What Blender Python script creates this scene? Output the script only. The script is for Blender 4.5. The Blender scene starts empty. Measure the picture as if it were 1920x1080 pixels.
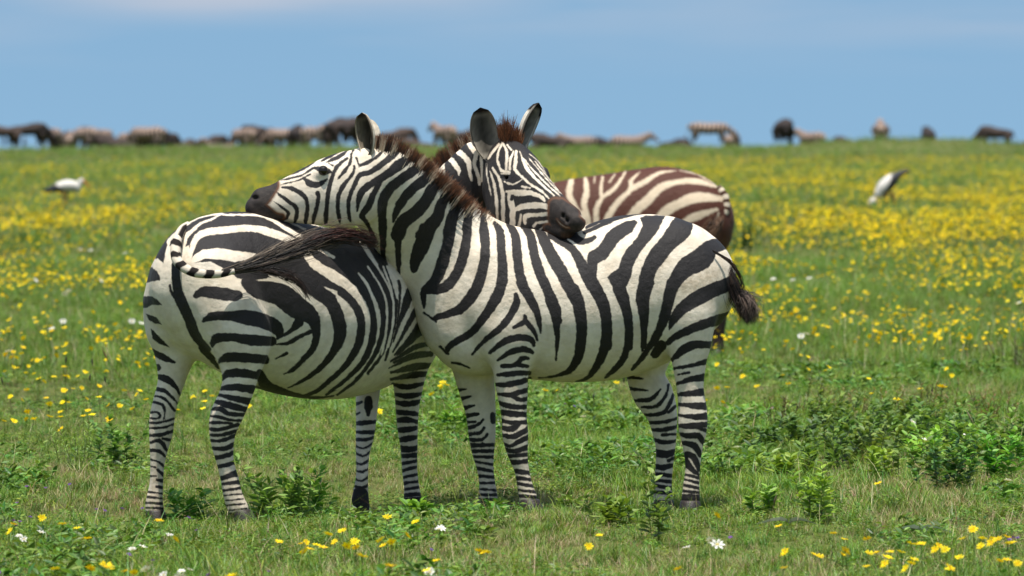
import bpy, math, random
import numpy as np
from mathutils import Vector, Matrix
R = math.radians
scene = bpy.context.scene
random.seed(5); rng = np.random.default_rng(5)

# ------------------------------------------------------------------ camera
FPX, CAMH, HOR = 12660.0, 1.78, 190.0          # focal length in pixels of the 1920 photo, eye height, level line
PITCH = math.atan((540 - HOR) / FPX)
cam_d = bpy.data.cameras.new('camera'); cam = bpy.data.objects.new('camera', cam_d)
scene.collection.objects.link(cam); scene.camera = cam
cam.location = (0, 0, CAMH); cam.rotation_euler = (R(90) - PITCH, 0, 0)
cam_d.sensor_width = 36; cam_d.lens = FPX / 1920 * 36
cam_d.clip_start = .5; cam_d.clip_end = 20000
cam_d.dof.use_dof = True; cam_d.dof.focus_distance = 29.8; cam_d.dof.aperture_fstop = 6.6

# ------------------------------------------------------------------ light
SUN_EL, SUN_AZ = R(79), R(188)                 # azimuth clockwise from +Y
world = bpy.data.worlds.new('World'); scene.world = world; world.use_nodes = True
nt = world.node_tree; nt.nodes.clear()
def wn(t, **k):
    n = nt.nodes.new(t)
    for a, b in k.items(): setattr(n, a, b)
    return n
tc = wn('ShaderNodeTexCoord')
sep = wn('ShaderNodeSeparateXYZ'); comb = wn('ShaderNodeCombineXYZ')
up = wn('ShaderNodeMath', operation='MULTIPLY_ADD'); up.inputs[1].default_value = .9; up.inputs[2].default_value = .24
nt.links.new(tc.outputs['Generated'], sep.inputs[0])
nt.links.new(sep.outputs[2], up.inputs[0])
nt.links.new(sep.outputs[0], comb.inputs[0]); nt.links.new(sep.outputs[1], comb.inputs[1]); nt.links.new(up.outputs[0], comb.inputs[2])
sky = wn('ShaderNodeTexSky', sky_type='NISHITA'); sky.sun_disc = False
sky.sun_elevation = SUN_EL; sky.sun_rotation = SUN_AZ; sky.dust_density = 1.0; sky.ozone_density = 1.0; sky.air_density = 1.0
nt.links.new(comb.outputs[0], sky.inputs[0])
# thin cloud veil
mp = wn('ShaderNodeMapping'); mp.inputs['Scale'].default_value = (14, 14, 120)
nt.links.new(tc.outputs['Generated'], mp.inputs[0])
nz = wn('ShaderNodeTexNoise'); nz.inputs['Scale'].default_value = 1.0; nz.inputs['Detail'].default_value = 4; nz.inputs['Roughness'].default_value = .45
nt.links.new(mp.outputs[0], nz.inputs[0])
cr = wn('ShaderNodeMapRange'); cr.inputs[1].default_value = .42; cr.inputs[2].default_value = .75; cr.inputs[3].default_value = 0; cr.inputs[4].default_value = .55
nt.links.new(nz.outputs[0], cr.inputs[0])
vr = wn('ShaderNodeMapRange'); vr.inputs[1].default_value = .003; vr.inputs[2].default_value = .017
nt.links.new(sep.outputs[2], vr.inputs[0])
mm = wn('ShaderNodeMath', operation='MULTIPLY'); nt.links.new(cr.outputs[0], mm.inputs[0]); nt.links.new(vr.outputs[0], mm.inputs[1])
# one soft bank of cloud, low in the sky to the left of north
cx = wn('ShaderNodeMath', operation='MULTIPLY_ADD'); cx.inputs[1].default_value = 22.; cx.inputs[2].default_value = .75; nt.links.new(sep.outputs[0], cx.inputs[0])
c2_ = wn('ShaderNodeMath', operation='MULTIPLY'); nt.links.new(cx.outputs[0], c2_.inputs[0]); nt.links.new(cx.outputs[0], c2_.inputs[1])
c3_ = wn('ShaderNodeMath', operation='SUBTRACT'); c3_.inputs[0].default_value = 1; c3_.use_clamp = True; nt.links.new(c2_.outputs[0], c3_.inputs[1])
cz = wn('ShaderNodeMapRange'); cz.interpolation_type = 'SMOOTHSTEP'; cz.inputs[1].default_value = .0095; cz.inputs[2].default_value = .0165; nt.links.new(sep.outputs[2], cz.inputs[0])
cn = wn('ShaderNodeMapRange'); cn.inputs[1].default_value = .35; cn.inputs[2].default_value = .65; cn.inputs[3].default_value = .25; cn.inputs[4].default_value = 1; nt.links.new(nz.outputs[0], cn.inputs[0])
c4_ = wn('ShaderNodeMath', operation='MULTIPLY'); nt.links.new(c3_.outputs[0], c4_.inputs[0]); nt.links.new(cz.outputs[0], c4_.inputs[1])
c5_ = wn('ShaderNodeMath', operation='MULTIPLY'); nt.links.new(c4_.outputs[0], c5_.inputs[0]); nt.links.new(cn.outputs[0], c5_.inputs[1])
mx_ = wn('ShaderNodeMath', operation='MAXIMUM'); nt.links.new(c5_.outputs[0], mx_.inputs[0]); nt.links.new(mm.outputs[0], mx_.inputs[1]); mm = mx_
mix = wn('ShaderNodeMixRGB'); mix.inputs[2].default_value = (4.7, 4.6, 5.0, 1)
tint = wn('ShaderNodeMixRGB', blend_type='MULTIPLY'); tint.inputs[0].default_value = 1; tint.inputs[2].default_value = (.92, 1.08, 1.05, 1)
nt.links.new(sky.outputs[0], tint.inputs[1])
nt.links.new(mm.outputs[0], mix.inputs[0]); nt.links.new(tint.outputs[0], mix.inputs[1])
bg = wn('ShaderNodeBackground'); bg.inputs[1].default_value = .110
out = wn('ShaderNodeOutputWorld')
nt.links.new(mix.outputs[0], bg.inputs[0]); nt.links.new(bg.outputs[0], out.inputs[0])
sd = bpy.data.lights.new('sun', 'SUN'); sun = bpy.data.objects.new('sun', sd); scene.collection.objects.link(sun)
sd.energy = 5.0; sd.angle = R(.5); sd.color = (1, .955, .88)
S = Vector((math.cos(SUN_EL) * math.sin(SUN_AZ), math.cos(SUN_EL) * math.cos(SUN_AZ), math.sin(SUN_EL)))
sun.rotation_euler = (-S).to_track_quat('-Z', 'Y').to_euler()
vs = scene.view_settings; vs.view_transform = 'Standard'; vs.look = 'None'; vs.exposure = .30; vs.gamma = 1; vs.use_curve_mapping = False
scene.cycles.use_denoising = True
scene.cycles.max_bounces = 5; scene.cycles.transparent_max_bounces = 4; scene.cycles.diffuse_bounces = 3

# ------------------------------------------------------------------ helpers
CP, SP = math.cos(PITCH), math.sin(PITCH)
def P(px, py, Y):
    a, b = px - 960.0, 540.0 - py
    ry = FPX * CP + b * SP; rz = -FPX * SP + b * CP
    k = Y / ry
    return np.array((a * k, Y, CAMH + rz * k))
def proj(v):
    x, y, z = v[:, 0], v[:, 1], v[:, 2] - CAMH
    d = y * CP - z * SP; u = y * SP + z * CP
    return 960 + FPX * x / d, 540 - FPX * u / d
def mpp(Y): return Y / FPX                     # metres per photo pixel

def link(o, parent=None):
    scene.collection.objects.link(o)
    if parent is not None: o.parent = parent
    return o
def tag(o, label, cat, group=None):
    o['label'] = label; o['category'] = cat
    if group: o['group'] = group
    return o
def mesh_from(name, v, f, mats=(), cols=None, smooth=True, attrs=None, fm=None):
    me = bpy.data.meshes.new(name)
    v = np.asarray(v, dtype=np.float32)
    if isinstance(f, np.ndarray):
        n = f.shape[1]
        me.vertices.add(len(v)); me.vertices.foreach_set('co', v.ravel())
        me.loops.add(f.size); me.loops.foreach_set('vertex_index', f.astype(np.int32).ravel())
        me.polygons.add(len(f)); me.polygons.foreach_set('loop_start', np.arange(0, f.size, n, dtype=np.int32))
        me.update(calc_edges=True)
    else:
        me.from_pydata([tuple(map(float, q)) for q in v], [], f)
    if smooth: me.polygons.foreach_set('use_smooth', np.ones(len(me.polygons), dtype=bool))
    for m in mats: me.materials.append(m)
    if fm is not None: me.polygons.foreach_set('material_index', np.asarray(fm, dtype=np.int32))
    if cols is not None:
        a = me.attributes.new('Col', 'FLOAT_COLOR', 'POINT')
        c = np.ones((len(v), 4), dtype=np.float32); c[:, :3] = cols
        a.data.foreach_set('color', c.ravel())
    for k, d in (attrs or {}).items():
        a = me.attributes.new(k, 'FLOAT', 'POINT'); a.data.foreach_set('value', np.asarray(d, dtype=np.float32))
    me.update()
    return me
def obj(name, me, parent=None): return link(bpy.data.objects.new(name, me), parent)
def empty(name, loc=(0, 0, 0)):
    o = bpy.data.objects.new(name, None); o.location = loc; o.empty_display_size = .2
    return link(o)
class MB:
    def __init__(s): s.v = []; s.f = []; s.c = []; s.m = []; s.n = 0
    def add(s, v, f, c, m=0):
        v = np.asarray(v, float)
        s.v.append(v); s.f += [tuple(int(i) + s.n for i in q) for q in f]; s.m += [m] * len(f)
        c = np.asarray(c, float)
        s.c.append(np.broadcast_to(c, v.shape) if c.ndim == 1 else c); s.n += len(v)
    def mesh(s, name, mats, smooth=True):
        return mesh_from(name, np.concatenate(s.v), s.f, mats, np.concatenate(s.c), smooth, fm=s.m)

def node_mat(name):
    m = bpy.data.materials.new(name); m.use_nodes = True
    t = m.node_tree; b = t.nodes['Principled BSDF']
    return m, t, b
def N(t, typ, **k):
    n = t.nodes.new(typ)
    for a, b in k.items(): setattr(n, a, b)
    return n
def attr(t, name):
    a = N(t, 'ShaderNodeAttribute'); a.attribute_name = name; return a
def noise(t, scale, detail=3, rough=.5, coord='Object'):
    c = N(t, 'ShaderNodeTexCoord'); n = N(t, 'ShaderNodeTexNoise')
    n.inputs['Scale'].default_value = scale; n.inputs['Detail'].default_value = detail; n.inputs['Roughness'].default_value = rough
    t.links.new(c.outputs[coord], n.inputs['Vector']); return n
def mrange(t, src, a, b, c=0, d=1, clamp=True):
    n = N(t, 'ShaderNodeMapRange'); n.clamp = clamp
    for i, q in enumerate((a, b, c, d)): n.inputs[i + 1].default_value = q
    t.links.new(src, n.inputs[0]); return n.outputs[0]
def mixc(t, fac, a, b, mode='MIX'):
    n = N(t, 'ShaderNodeMixRGB'); n.blend_type = mode
    for i, q in enumerate((fac, a, b)):
        if isinstance(q, (int, float)): n.inputs[i].default_value = q
        elif isinstance(q, tuple): n.inputs[i].default_value = q + (1,)
        else: t.links.new(q, n.inputs[i])
    return n.outputs[0]
def math2(t, op, a, b):
    n = N(t, 'ShaderNodeMath'); n.operation = op
    for i, q in enumerate((a, b)):
        if isinstance(q, (int, float)): n.inputs[i].default_value = q
        else: t.links.new(q, n.inputs[i])
    return n.outputs[0]

def coat_mat(name, white, black, dust, edge=.9, soft_brown=(.13, .05, .02)):
    m, t, b = node_mat(name)
    st = attr(t, 'st').outputs['Fac']; br = attr(t, 'br').outputs['Fac']; du = attr(t, 'dust').outputs['Fac']
    n1 = noise(t, 260, 2, .6); n2 = noise(t, 11, 4, .55); n3 = noise(t, 700, 2, .6); n4 = noise(t, 45, 3, .6)
    d = math2(t, 'ADD', st, math2(t, 'MULTIPLY', math2(t, 'SUBTRACT', n1.outputs[0], .5), 3.2))
    n5 = noise(t, 38, 2, .5); d = math2(t, 'ADD', d, math2(t, 'MULTIPLY', math2(t, 'SUBTRACT', n5.outputs[0], .57), 4.5))
    k = mrange(t, d, -edge, edge)
    dirt = mrange(t, n2.outputs[0], .38, .72, 0, .5)
    dirt = math2(t, 'MAXIMUM', dirt, math2(t, 'MULTIPLY', du, mrange(t, n4.outputs[0], .3, .6, .4, 1.)))
    w = mixc(t, dirt, white, dust)
    w = mixc(t, mrange(t, n4.outputs[0], .35, .7, 0, .22), w, (.42, .37, .30))
    w = mixc(t, mrange(t, n3.outputs[0], .3, .7, 0, .3), w, (.95, .9, .83), 'MULTIPLY')
    bl = mixc(t, mrange(t, n3.outputs[0], .35, .75, 0, .6), black, tuple(q * 1.9 + .012 for q in black))
    c = mixc(t, k, bl, w)
    mz = mixc(t, mrange(t, br, .55, 1.), soft_brown, (.017, .012, .010))
    mz = mixc(t, mrange(t, n4.outputs[0], .4, .75, 0, .5), mz, (.055, .04, .032))
    c = mixc(t, mrange(t, br, .05, .55), c, mz)
    t.links.new(c, b.inputs['Base Color'])
    b.inputs['Roughness'].default_value = .56
    b.inputs['Specular IOR Level'].default_value = .27
    b.inputs['Sheen Weight'].default_value = .03
    b.inputs['Sheen Roughness'].default_value = .4
    bp = N(t, 'ShaderNodeBump'); bp.inputs['Strength'].default_value = .5; bp.inputs['Distance'].default_value = .004
    n6 = noise(t, 17, 3, .55)
    t.links.new(math2(t, 'ADD', math2(t, 'ADD', n3.outputs[0], math2(t, 'MULTIPLY', n4.outputs[0], 1.8)), math2(t, 'MULTIPLY', n6.outputs[0], 4.)), bp.inputs['Height'])
    t.links.new(bp.outputs[0], b.inputs['Normal'])
    return m
def col_mat(name, rough=.7, spec=.2, transl=0, var=0, bump=0):
    m, t, b = node_mat(name)
    c = attr(t, 'Col').outputs['Color']
    if var:
        oi = N(t, 'ShaderNodeObjectInfo')
        hs = N(t, 'ShaderNodeHueSaturation')
        t.links.new(mrange(t, oi.outputs['Random'], 0, 1, .5 - .035 * var, .5 + .03 * var), hs.inputs['Hue'])
        r2 = math2(t, 'FRACT', math2(t, 'MULTIPLY', oi.outputs['Random'], 37.7), 0)
        t.links.new(mrange(t, r2, 0, 1, 1 - .38 * var, 1 + .38 * var), hs.inputs['Value'])
        t.links.new(c, hs.inputs['Color']); c = hs.outputs[0]
    t.links.new(c, b.inputs['Base Color'])
    b.inputs['Roughness'].default_value = rough; b.inputs['Specular IOR Level'].default_value = spec
    if transl:
        tr = N(t, 'ShaderNodeBsdfTranslucent'); mx = N(t, 'ShaderNodeMixShader'); mx.inputs[0].default_value = transl
        t.links.new(mixc(t, 1., c, (1.25, 1.2, .75), 'MULTIPLY'), tr.inputs[0])
        o = t.nodes['Material Output']
        t.links.new(b.outputs[0], mx.inputs[1]); t.links.new(tr.outputs[0], mx.inputs[2]); t.links.new(mx.outputs[0], o.inputs[0])
    if bump:
        n = noise(t, bump, 3); bp = N(t, 'ShaderNodeBump'); bp.inputs['Strength'].default_value = .3; bp.inputs['Distance'].default_value = .01
        t.links.new(n.outputs[0], bp.inputs['Height']); t.links.new(bp.outputs[0], b.inputs['Normal'])
    return m
M_coat = coat_mat('zebra_coat', (.88, .775, .635), (.013, .0105, .0105), (.50, .38, .25))
M_coatb = coat_mat('brown_zebra_coat', (.66, .53, .38), (.058, .0135, .0045), (.46, .35, .24), edge=1.6)
M_hair = col_mat('hair', .55, .35)
M_skin = col_mat('dark_skin', .5, .4, bump=150)
M_ear = col_mat('ear_fur', .8, .1, bump=300)
M_plant = col_mat('leaf', .5, .35, .3, var=1)
M_grass = col_mat('grass_blade', .45, .35, .26, var=1)
M_petal = col_mat('petal', .6, .2, .25, var=.35)
M_feather = col_mat('feather', .8, .1)
m_, t_, b_ = node_mat('eye_gloss'); b_.inputs['Base Color'].default_value = (.012, .007, .005, 1); b_.inputs['Roughness'].default_value = .08; M_eye = m_

# ------------------------------------------------------------------ terrain
feet = []                                       # (x, y, z) of every hoof print, filled from the tables below
def base_z(x, y):
    y = np.asarray(y, float); x = np.asarray(x, float)
    z = -np.where(y > 150, (y - 150) * .0022, 0)
    z = z - np.where(y > 320, (y - 320) * .0155, 0)
    z = np.maximum(z, -80)
    z = z + .42 * np.exp(-((x - 17.8) / 4.6) ** 4 - ((y - 298) / 22) ** 2)
    z = z - .12 * np.exp(-((x + 24) / 9) ** 2) * np.clip((y - 220) / 80, 0, 1) * np.clip((600 - y) / 100, 0, 1)
    z = z + .012 * np.sin(x * 1.7 + y * .31) * np.sin(y * .9 + 1.3) + .008 * np.sin(x * 4.1 + 2) * np.sin(y * 2.3) + .006 * np.sin(x * 7.7 - y * 5.1)
    return z
_rbf = {}
def ground_z(x, y):
    z = base_z(x, y)
    for (fx, fy), w in _rbf.items():
        z = z + w * np.exp(-((x - fx) / .5) ** 2 - ((y - fy) / 1.25) ** 2)
    return z
def solve_feet():
    p = np.array(feet); d = p[:, 2] - base_z(p[:, 0], p[:, 1])
    A = np.exp(-((p[:, None, 0] - p[None, :, 0]) / .5) ** 2 - ((p[:, None, 1] - p[None, :, 1]) / 1.25) ** 2)
    w = np.linalg.solve(A.T @ A + np.eye(len(p)) * .012, A.T @ d)
    for q, ww in zip(p, w): _rbf[(float(q[0]), float(q[1]))] = float(ww)

# ------------------------------------------------------------------ implicit bodies
def catmull(pts, step):
    """pts: (n, k) rows, xyz first; resampled with Catmull-Rom so that steps are about `step` metres."""
    pts = np.asarray(pts, float); n = len(pts); outp = []
    for i in range(n - 1):
        p0 = pts[max(i - 1, 0)]; p1 = pts[i]; p2 = pts[i + 1]; p3 = pts[min(i + 2, n - 1)]
        m = max(1, int(round(np.linalg.norm(p2[:3] - p1[:3]) / step)))
        for j in range(m):
            t = j / m
            q = .5 * ((2 * p1) + (-p0 + p2) * t + (2 * p0 - 5 * p1 + 4 * p2 - p3) * t * t + (-p0 + 3 * p1 - 3 * p2 + p3) * t ** 3)
            outp.append(q)
    outp.append(pts[-1]); return np.array(outp)
def seg_sdf(X, Y, Z, A, B, ref):
    a, b = A[:3], B[:3]; t = b - a; L = np.linalg.norm(t) + 1e-9; t = t / L
    v = ref - ref.dot(t) * t; v /= np.linalg.norm(v); u = np.cross(t, v)
    wx, wy, wz = X - a[0], Y - a[1], Z - a[2]
    s = wx * t[0] + wy * t[1] + wz * t[2]
    sc = np.clip(s / L, 0, 1)
    ru = A[3] + (B[3] - A[3]) * sc; rv = A[4] + (B[4] - A[4]) * sc
    dt = s - sc * L
    du = wx * u[0] + wy * u[1] + wz * u[2]; dv = wx * v[0] + wy * v[1] + wz * v[2]
    rm = np.minimum(ru, rv)
    k0 = np.sqrt((du / ru) ** 2 + (dv / rv) ** 2 + (dt / rm) ** 2) + 1e-6
    k1 = np.sqrt((du / ru ** 2) ** 2 + (dv / rv ** 2) ** 2 + (dt / rm ** 2) ** 2) + 1e-6
    return k0 * (k0 - 1) / k1
def smin(a, b, k):
    h = np.maximum(k - np.abs(a - b), 0) / k
    return np.minimum(a, b) - h * h * k * .25
def build_body(name, chains, vox, mat, strokes, subdiv=True, cuts=(), dust=None, parent=None, stripe_fn=None, wrinkle=True):
    """chains: dicts with pts (x,y,z,ru,rv), ref, k (blend), cls. Returns the body object."""
    allp = np.concatenate([c['pts'] for c in chains])
    rr = np.maximum(allp[:, 3], allp[:, 4])[:, None] + .06
    lo = (allp[:, :3] - rr).min(0); hi = (allp[:, :3] + rr).max(0)
    n = np.ceil((hi - lo) / vox).astype(int) + 1
    ax = [lo[i] + np.arange(n[i]) * vox for i in range(3)]
    F = np.full(n, 1., np.float32); CL = np.zeros(n, np.int8); best = np.full(n, 1., np.float32)
    for c in chains:
        q = catmull(c['pts'], c.get('step', .05)) if len(c['pts']) > 1 else np.concatenate([c['pts'], c['pts'] + np.array([[1e-4, 0, 0, 0, 0]])])
        q[:, 3:] = np.maximum(q[:, 3:], .004)
        rm = np.maximum(q[:, 3], q[:, 4]).max() + .08
        clo = np.maximum(((q[:, :3].min(0) - rm - lo) / vox).astype(int), 0); chi = np.minimum(((q[:, :3].max(0) + rm - lo) / vox).astype(int) + 2, n)
        G = np.full(chi - clo, 1., np.float32)
        for i in range(len(q) - 1):
            r = max(q[i, 3], q[i, 4], q[i + 1, 3], q[i + 1, 4]) + .08
            a = np.minimum(q[i, :3], q[i + 1, :3]) - r; b = np.maximum(q[i, :3], q[i + 1, :3]) + r
            ia = np.maximum(((a - lo) / vox).astype(int), clo); ib = np.minimum(((b - lo) / vox).astype(int) + 2, chi)
            if (ib <= ia).any(): continue
            X = ax[0][ia[0]:ib[0]][:, None, None]; Y = ax[1][ia[1]:ib[1]][None, :, None]; Z = ax[2][ia[2]:ib[2]][None, None, :]
            d = seg_sdf(X, Y, Z, q[i], q[i + 1], np.asarray(c['ref'], float)).astype(np.float32)
            s = tuple(slice(x, y) for x, y in zip(ia - clo, ib - clo))
            G[s] = np.minimum(G[s], d)
        s = tuple(slice(x, y) for x, y in zip(clo, chi))
        F[s] = smin(F[s], G, c.get('k', .05))
        m = G < best[s]; best[s] = np.where(m, G, best[s]); CL[s] = np.where(m, c.get('cls', 0), CL[s])
    F = np.clip(F, -.05, .05)
    for _ in range(2):
        for a in range(3):
            F2 = F.copy(); sl = [slice(None)] * 3; sm = list(sl); sp = list(sl)
            sl[a] = slice(1, -1); sm[a] = slice(0, -2); sp[a] = slice(2, None)
            F2[tuple(sl)] = .5 * F[tuple(sl)] + .25 * (F[tuple(sm)] + F[tuple(sp)]); F = F2
    for (c, r, k) in cuts:                      # dents: nostrils, eye sockets
        c = np.asarray(c); r = np.asarray(r, float)
        ia = np.maximum(((c - r - .03 - lo) / vox).astype(int), 0); ib = np.minimum(((c + r + .03 - lo) / vox).astype(int) + 2, n)
        X = ax[0][ia[0]:ib[0]][:, None, None]; Y = ax[1][ia[1]:ib[1]][None, :, None]; Z = ax[2][ia[2]:ib[2]][None, None, :]
        kk = np.sqrt(((X - c[0]) / r[0]) ** 2 + ((Y - c[1]) / r[1]) ** 2 + ((Z - c[2]) / r[2]) ** 2)
        d = (kk - 1) * r.min()
        s = tuple(slice(x, y) for x, y in zip(ia, ib))
        F[s] = -smin(-F[s], d.astype(np.float32), k)
    # surface nets
    ins = F < 0
    nx, ny, nz_ = (n - 1)
    cnt = np.zeros((nx, ny, nz_), np.int8)
    for dx in (0, 1):
        for dy in (0, 1):
            for dz in (0, 1): cnt += ins[dx:nx + dx, dy:ny + dy, dz:nz_ + dz]
    act = (cnt > 0) & (cnt < 8); cells = np.argwhere(act)
    idx = np.full((nx, ny, nz_), -1, np.int64); idx[act] = np.arange(len(cells))
    acc = np.zeros((len(cells), 3)); num = np.zeros(len(cells))
    corner = [(i, j, k) for i in (0, 1) for j in (0, 1) for k in (0, 1)]
    val = {c: F[cells[:, 0] + c[0], cells[:, 1] + c[1], cells[:, 2] + c[2]] for c in corner}
    for c in corner:
        for a in range(3):
            if c[a] == 0:
                e = list(c); e[a] = 1; e = tuple(e)
                v0, v1 = val[c], val[e]; m = (v0 < 0) != (v1 < 0)
                t = np.where(m, v0 / np.where(m, v0 - v1, 1), 0)
                p = np.array(c, float)[None].repeat(len(cells), 0); p[:, a] += t
                acc += p * m[:, None]; num += m
    V = (cells + acc / num[:, None]) * vox + lo
    quads = []
    for a in range(3):
        b, c = (a + 1) % 3, (a + 2) % 3
        sl0 = [slice(1, -1)] * 3; sl1 = [slice(1, -1)] * 3; sl0[a] = slice(0, -1); sl1[a] = slice(1, None)
        s0 = ins[tuple(sl0)]; s1 = ins[tuple(sl1)]
        for flag, A_, B_ in ((0, s0 & ~s1, None), (1, ~s0 & s1, None)):
            e = np.argwhere(A_); off = np.ones(3, int); off[a] = 0; e = e + off
            o = [np.array(e), np.array(e), np.array(e), np.array(e)]
            o[1][:, b] -= 1; o[2][:, b] -= 1; o[2][:, c] -= 1; o[3][:, c] -= 1
            q = np.stack([idx[w[:, 0], w[:, 1], w[:, 2]] for w in o], 1)
            if flag: q = q[:, ::-1]
            quads.append(q)
    Q = np.concatenate(quads); Q = Q[(Q >= 0).all(1)]
    cls = CL[np.minimum(cells[:, 0], n[0] - 1), cells[:, 1], cells[:, 2]].astype(np.float32)
    # drop loose islands: keep all (chains overlap by construction)
    me = mesh_from(name, V, Q, (mat,), attrs={'cls': cls})
    o = obj(name, me, parent)
    if subdiv:
        md = o.modifiers.new('s', 'SUBSURF'); md.levels = 1; md.render_levels = 1
        dg = bpy.context.evaluated_depsgraph_get(); me2 = bpy.data.meshes.new_from_object(o.evaluated_get(dg), depsgraph=dg)
        o.modifiers.clear(); o.data = me2; bpy.data.meshes.remove(me); me = me2; me.name = name
    nv = len(me.vertices); co = np.empty(nv * 3, np.float32); me.vertices.foreach_get('co', co); co = co.reshape(-1, 3).astype(float)
    cl = np.empty(nv, np.float32); me.attributes['cls'].data.foreach_get('value', cl)
    if stripe_fn: st, br, du = stripe_fn(co, cl)
    else:
        px, py = proj(co); st = np.full(nv, 8., np.float32); br = np.zeros(nv); du = np.zeros(nv)
        for kk, ss in strokes.items():
            m = (cl > .5) if kk == 'far' else ((cl <= .5) if kk == 'near' else None)
            if m is None: continue
            i = np.where(m)[0]; st[i] = field(ss, px[i], py[i], st[i])
        for s_ in strokes.get('brown', []):
            d = stroke_d(s_['q'], px, py); br = np.maximum(br, np.clip(.5 - d / s_['soft'], 0, 1) * s_['a'])
        for s_ in strokes.get('pale', []):
            d = stroke_d(s_['q'], px, py); br = br * (1 - np.clip(.5 - d / s_['soft'], 0, 1) * s_['a'])
        for s_ in strokes.get('dust', []):
            d = stroke_d(s_['q'], px, py); du = np.maximum(du, np.clip(.5 - d / s_['soft'], 0, 1) * s_['a'])
    for k_, d_ in (('st', st), ('br', br), ('dust', du)):
        a = me.attributes.new(k_, 'FLOAT', 'POINT'); a.data.foreach_set('value', np.asarray(d_, dtype=np.float32))
    me.polygons.foreach_set('use_smooth', np.ones(len(me.polygons), dtype=bool)); me.update()
    return o
# coat markings: strokes with a width, in the animal's own side elevation
def stroke_d(q, px, py):
    d = np.full(len(px), 60.)
    m_ = 14 + q[:, 2].max() * .5
    sel = np.where((px > q[:, 0].min() - m_ - 20) & (px < q[:, 0].max() + m_ + 20) & (py > q[:, 1].min() - m_ - 20) & (py < q[:, 1].max() + m_ + 20))[0]
    if not len(sel): return d
    x, y = px[sel], py[sel]; dd = np.full(len(sel), 60.)
    for i in range(len(q) - 1):
        ax_, ay, aw = q[i]; bx, by, bw = q[i + 1]
        lx, ly = bx - ax_, by - ay; L2 = lx * lx + ly * ly + 1e-9
        t = np.clip(((x - ax_) * lx + (y - ay) * ly) / L2, 0, 1)
        dd = np.minimum(dd, np.hypot(x - ax_ - t * lx, y - ay - t * ly) - .5 * (aw + (bw - aw) * t))
    d[sel] = dd; return d
def poly_d(q, px, py):
    d = np.full(len(px), 60.)
    sel = np.where((px > q[:, 0].min() - 20) & (px < q[:, 0].max() + 20) & (py > q[:, 1].min() - 20) & (py < q[:, 1].max() + 20))[0]
    if not len(sel): return d
    x, y = px[sel], py[sel]; dd = np.full(len(sel), 1e9); inside = np.zeros(len(sel), bool)
    for i in range(len(q)):
        ax_, ay = q[i][:2]; bx, by = q[(i + 1) % len(q)][:2]; lx, ly = bx - ax_, by - ay
        t = np.clip(((x - ax_) * lx + (y - ay) * ly) / (lx * lx + ly * ly + 1e-9), 0, 1)
        dd = np.minimum(dd, np.hypot(x - ax_ - t * lx, y - ay - t * ly))
        if ay != by:
            c = ((ay > y) != (by > y)) & (x < (bx - ax_) * (y - ay) / (by - ay) + ax_); inside ^= c
    d[sel] = np.where(inside, -dd, dd); return d
def field(items, px, py, f):
    for op, q in items:
        if op == 'k': f = np.minimum(f, stroke_d(q, px, py))
        elif op == 'w': f = np.maximum(f, -stroke_d(q, px, py))
        elif op == 'K': f = np.minimum(f, poly_d(q, px, py))
        elif op == 'W': f = np.maximum(f, -poly_d(q, px, py))
    return f
CROPS = {'K1': (255, 385, 4), 'K2': (450, 190, 4), 'K3': (660, 330, 4), 'K4': (800, 180, 4), 'K5': (960, 380, 4), 'K6': (450, 500, 4),
         'K7': (780, 530, 4), 'K8': (1020, 290, 4), 'L1': (250, 600, 2.7), 'L2': (600, 600, 2.7), 'L3': (800, 600, 2.7), 'L4': (1120, 580, 2.7),
         'H1': (440, 200, 4.5), 'H2': (850, 180, 3.857), 'P': (0, 0, 1)}
def parse(txt):
    """lines: CROP op x,y,w x,y,w ... ; several strokes per line split by |"""
    items = []
    for ln in txt.strip().splitlines():
        ln = ln.split('#')[0].strip()
        if not ln: continue
        tk = ln.split(None, 2); ox, oy, s = CROPS[tk[0]]; op = tk[1]
        for st in tk[2].split('|'):
            q = []; pp = st.split()
            if pp[0] in CROPS: ox, oy, s = CROPS[pp[0]]; pp = pp[2:]
            for p in pp:
                a = [float(v) for v in p.split(',')]
                if len(a) == 2: a.append(q[-1][2] * s / (1.15 if s == 2.7 else 1) if q else 12.)
                q.append([ox + a[0] / s, oy + a[1] / s, (a[2] - (9 if tk[0] == 'K8' else 0)) / s * ((1.0 if tk[0] == 'L1' else 1.15) if s == 2.7 else 1)])
            q = np.array(q)
            if op in 'kw' and len(q) > 1:
                z = np.column_stack([q[:, 0], q[:, 1], np.zeros(len(q)), q[:, 2]])
                c = catmull(z, 7.); q = np.column_stack([c[:, 0], c[:, 1], np.maximum(c[:, 3], .3)])
            elif op in 'kw': q = np.concatenate([q, q + .01])
            items.append((op, q))
    return items
def soft(txt, softness, a=1.):
    return [{'q': q, 'soft': softness, 'a': a} for _, q in parse(txt)]

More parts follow.
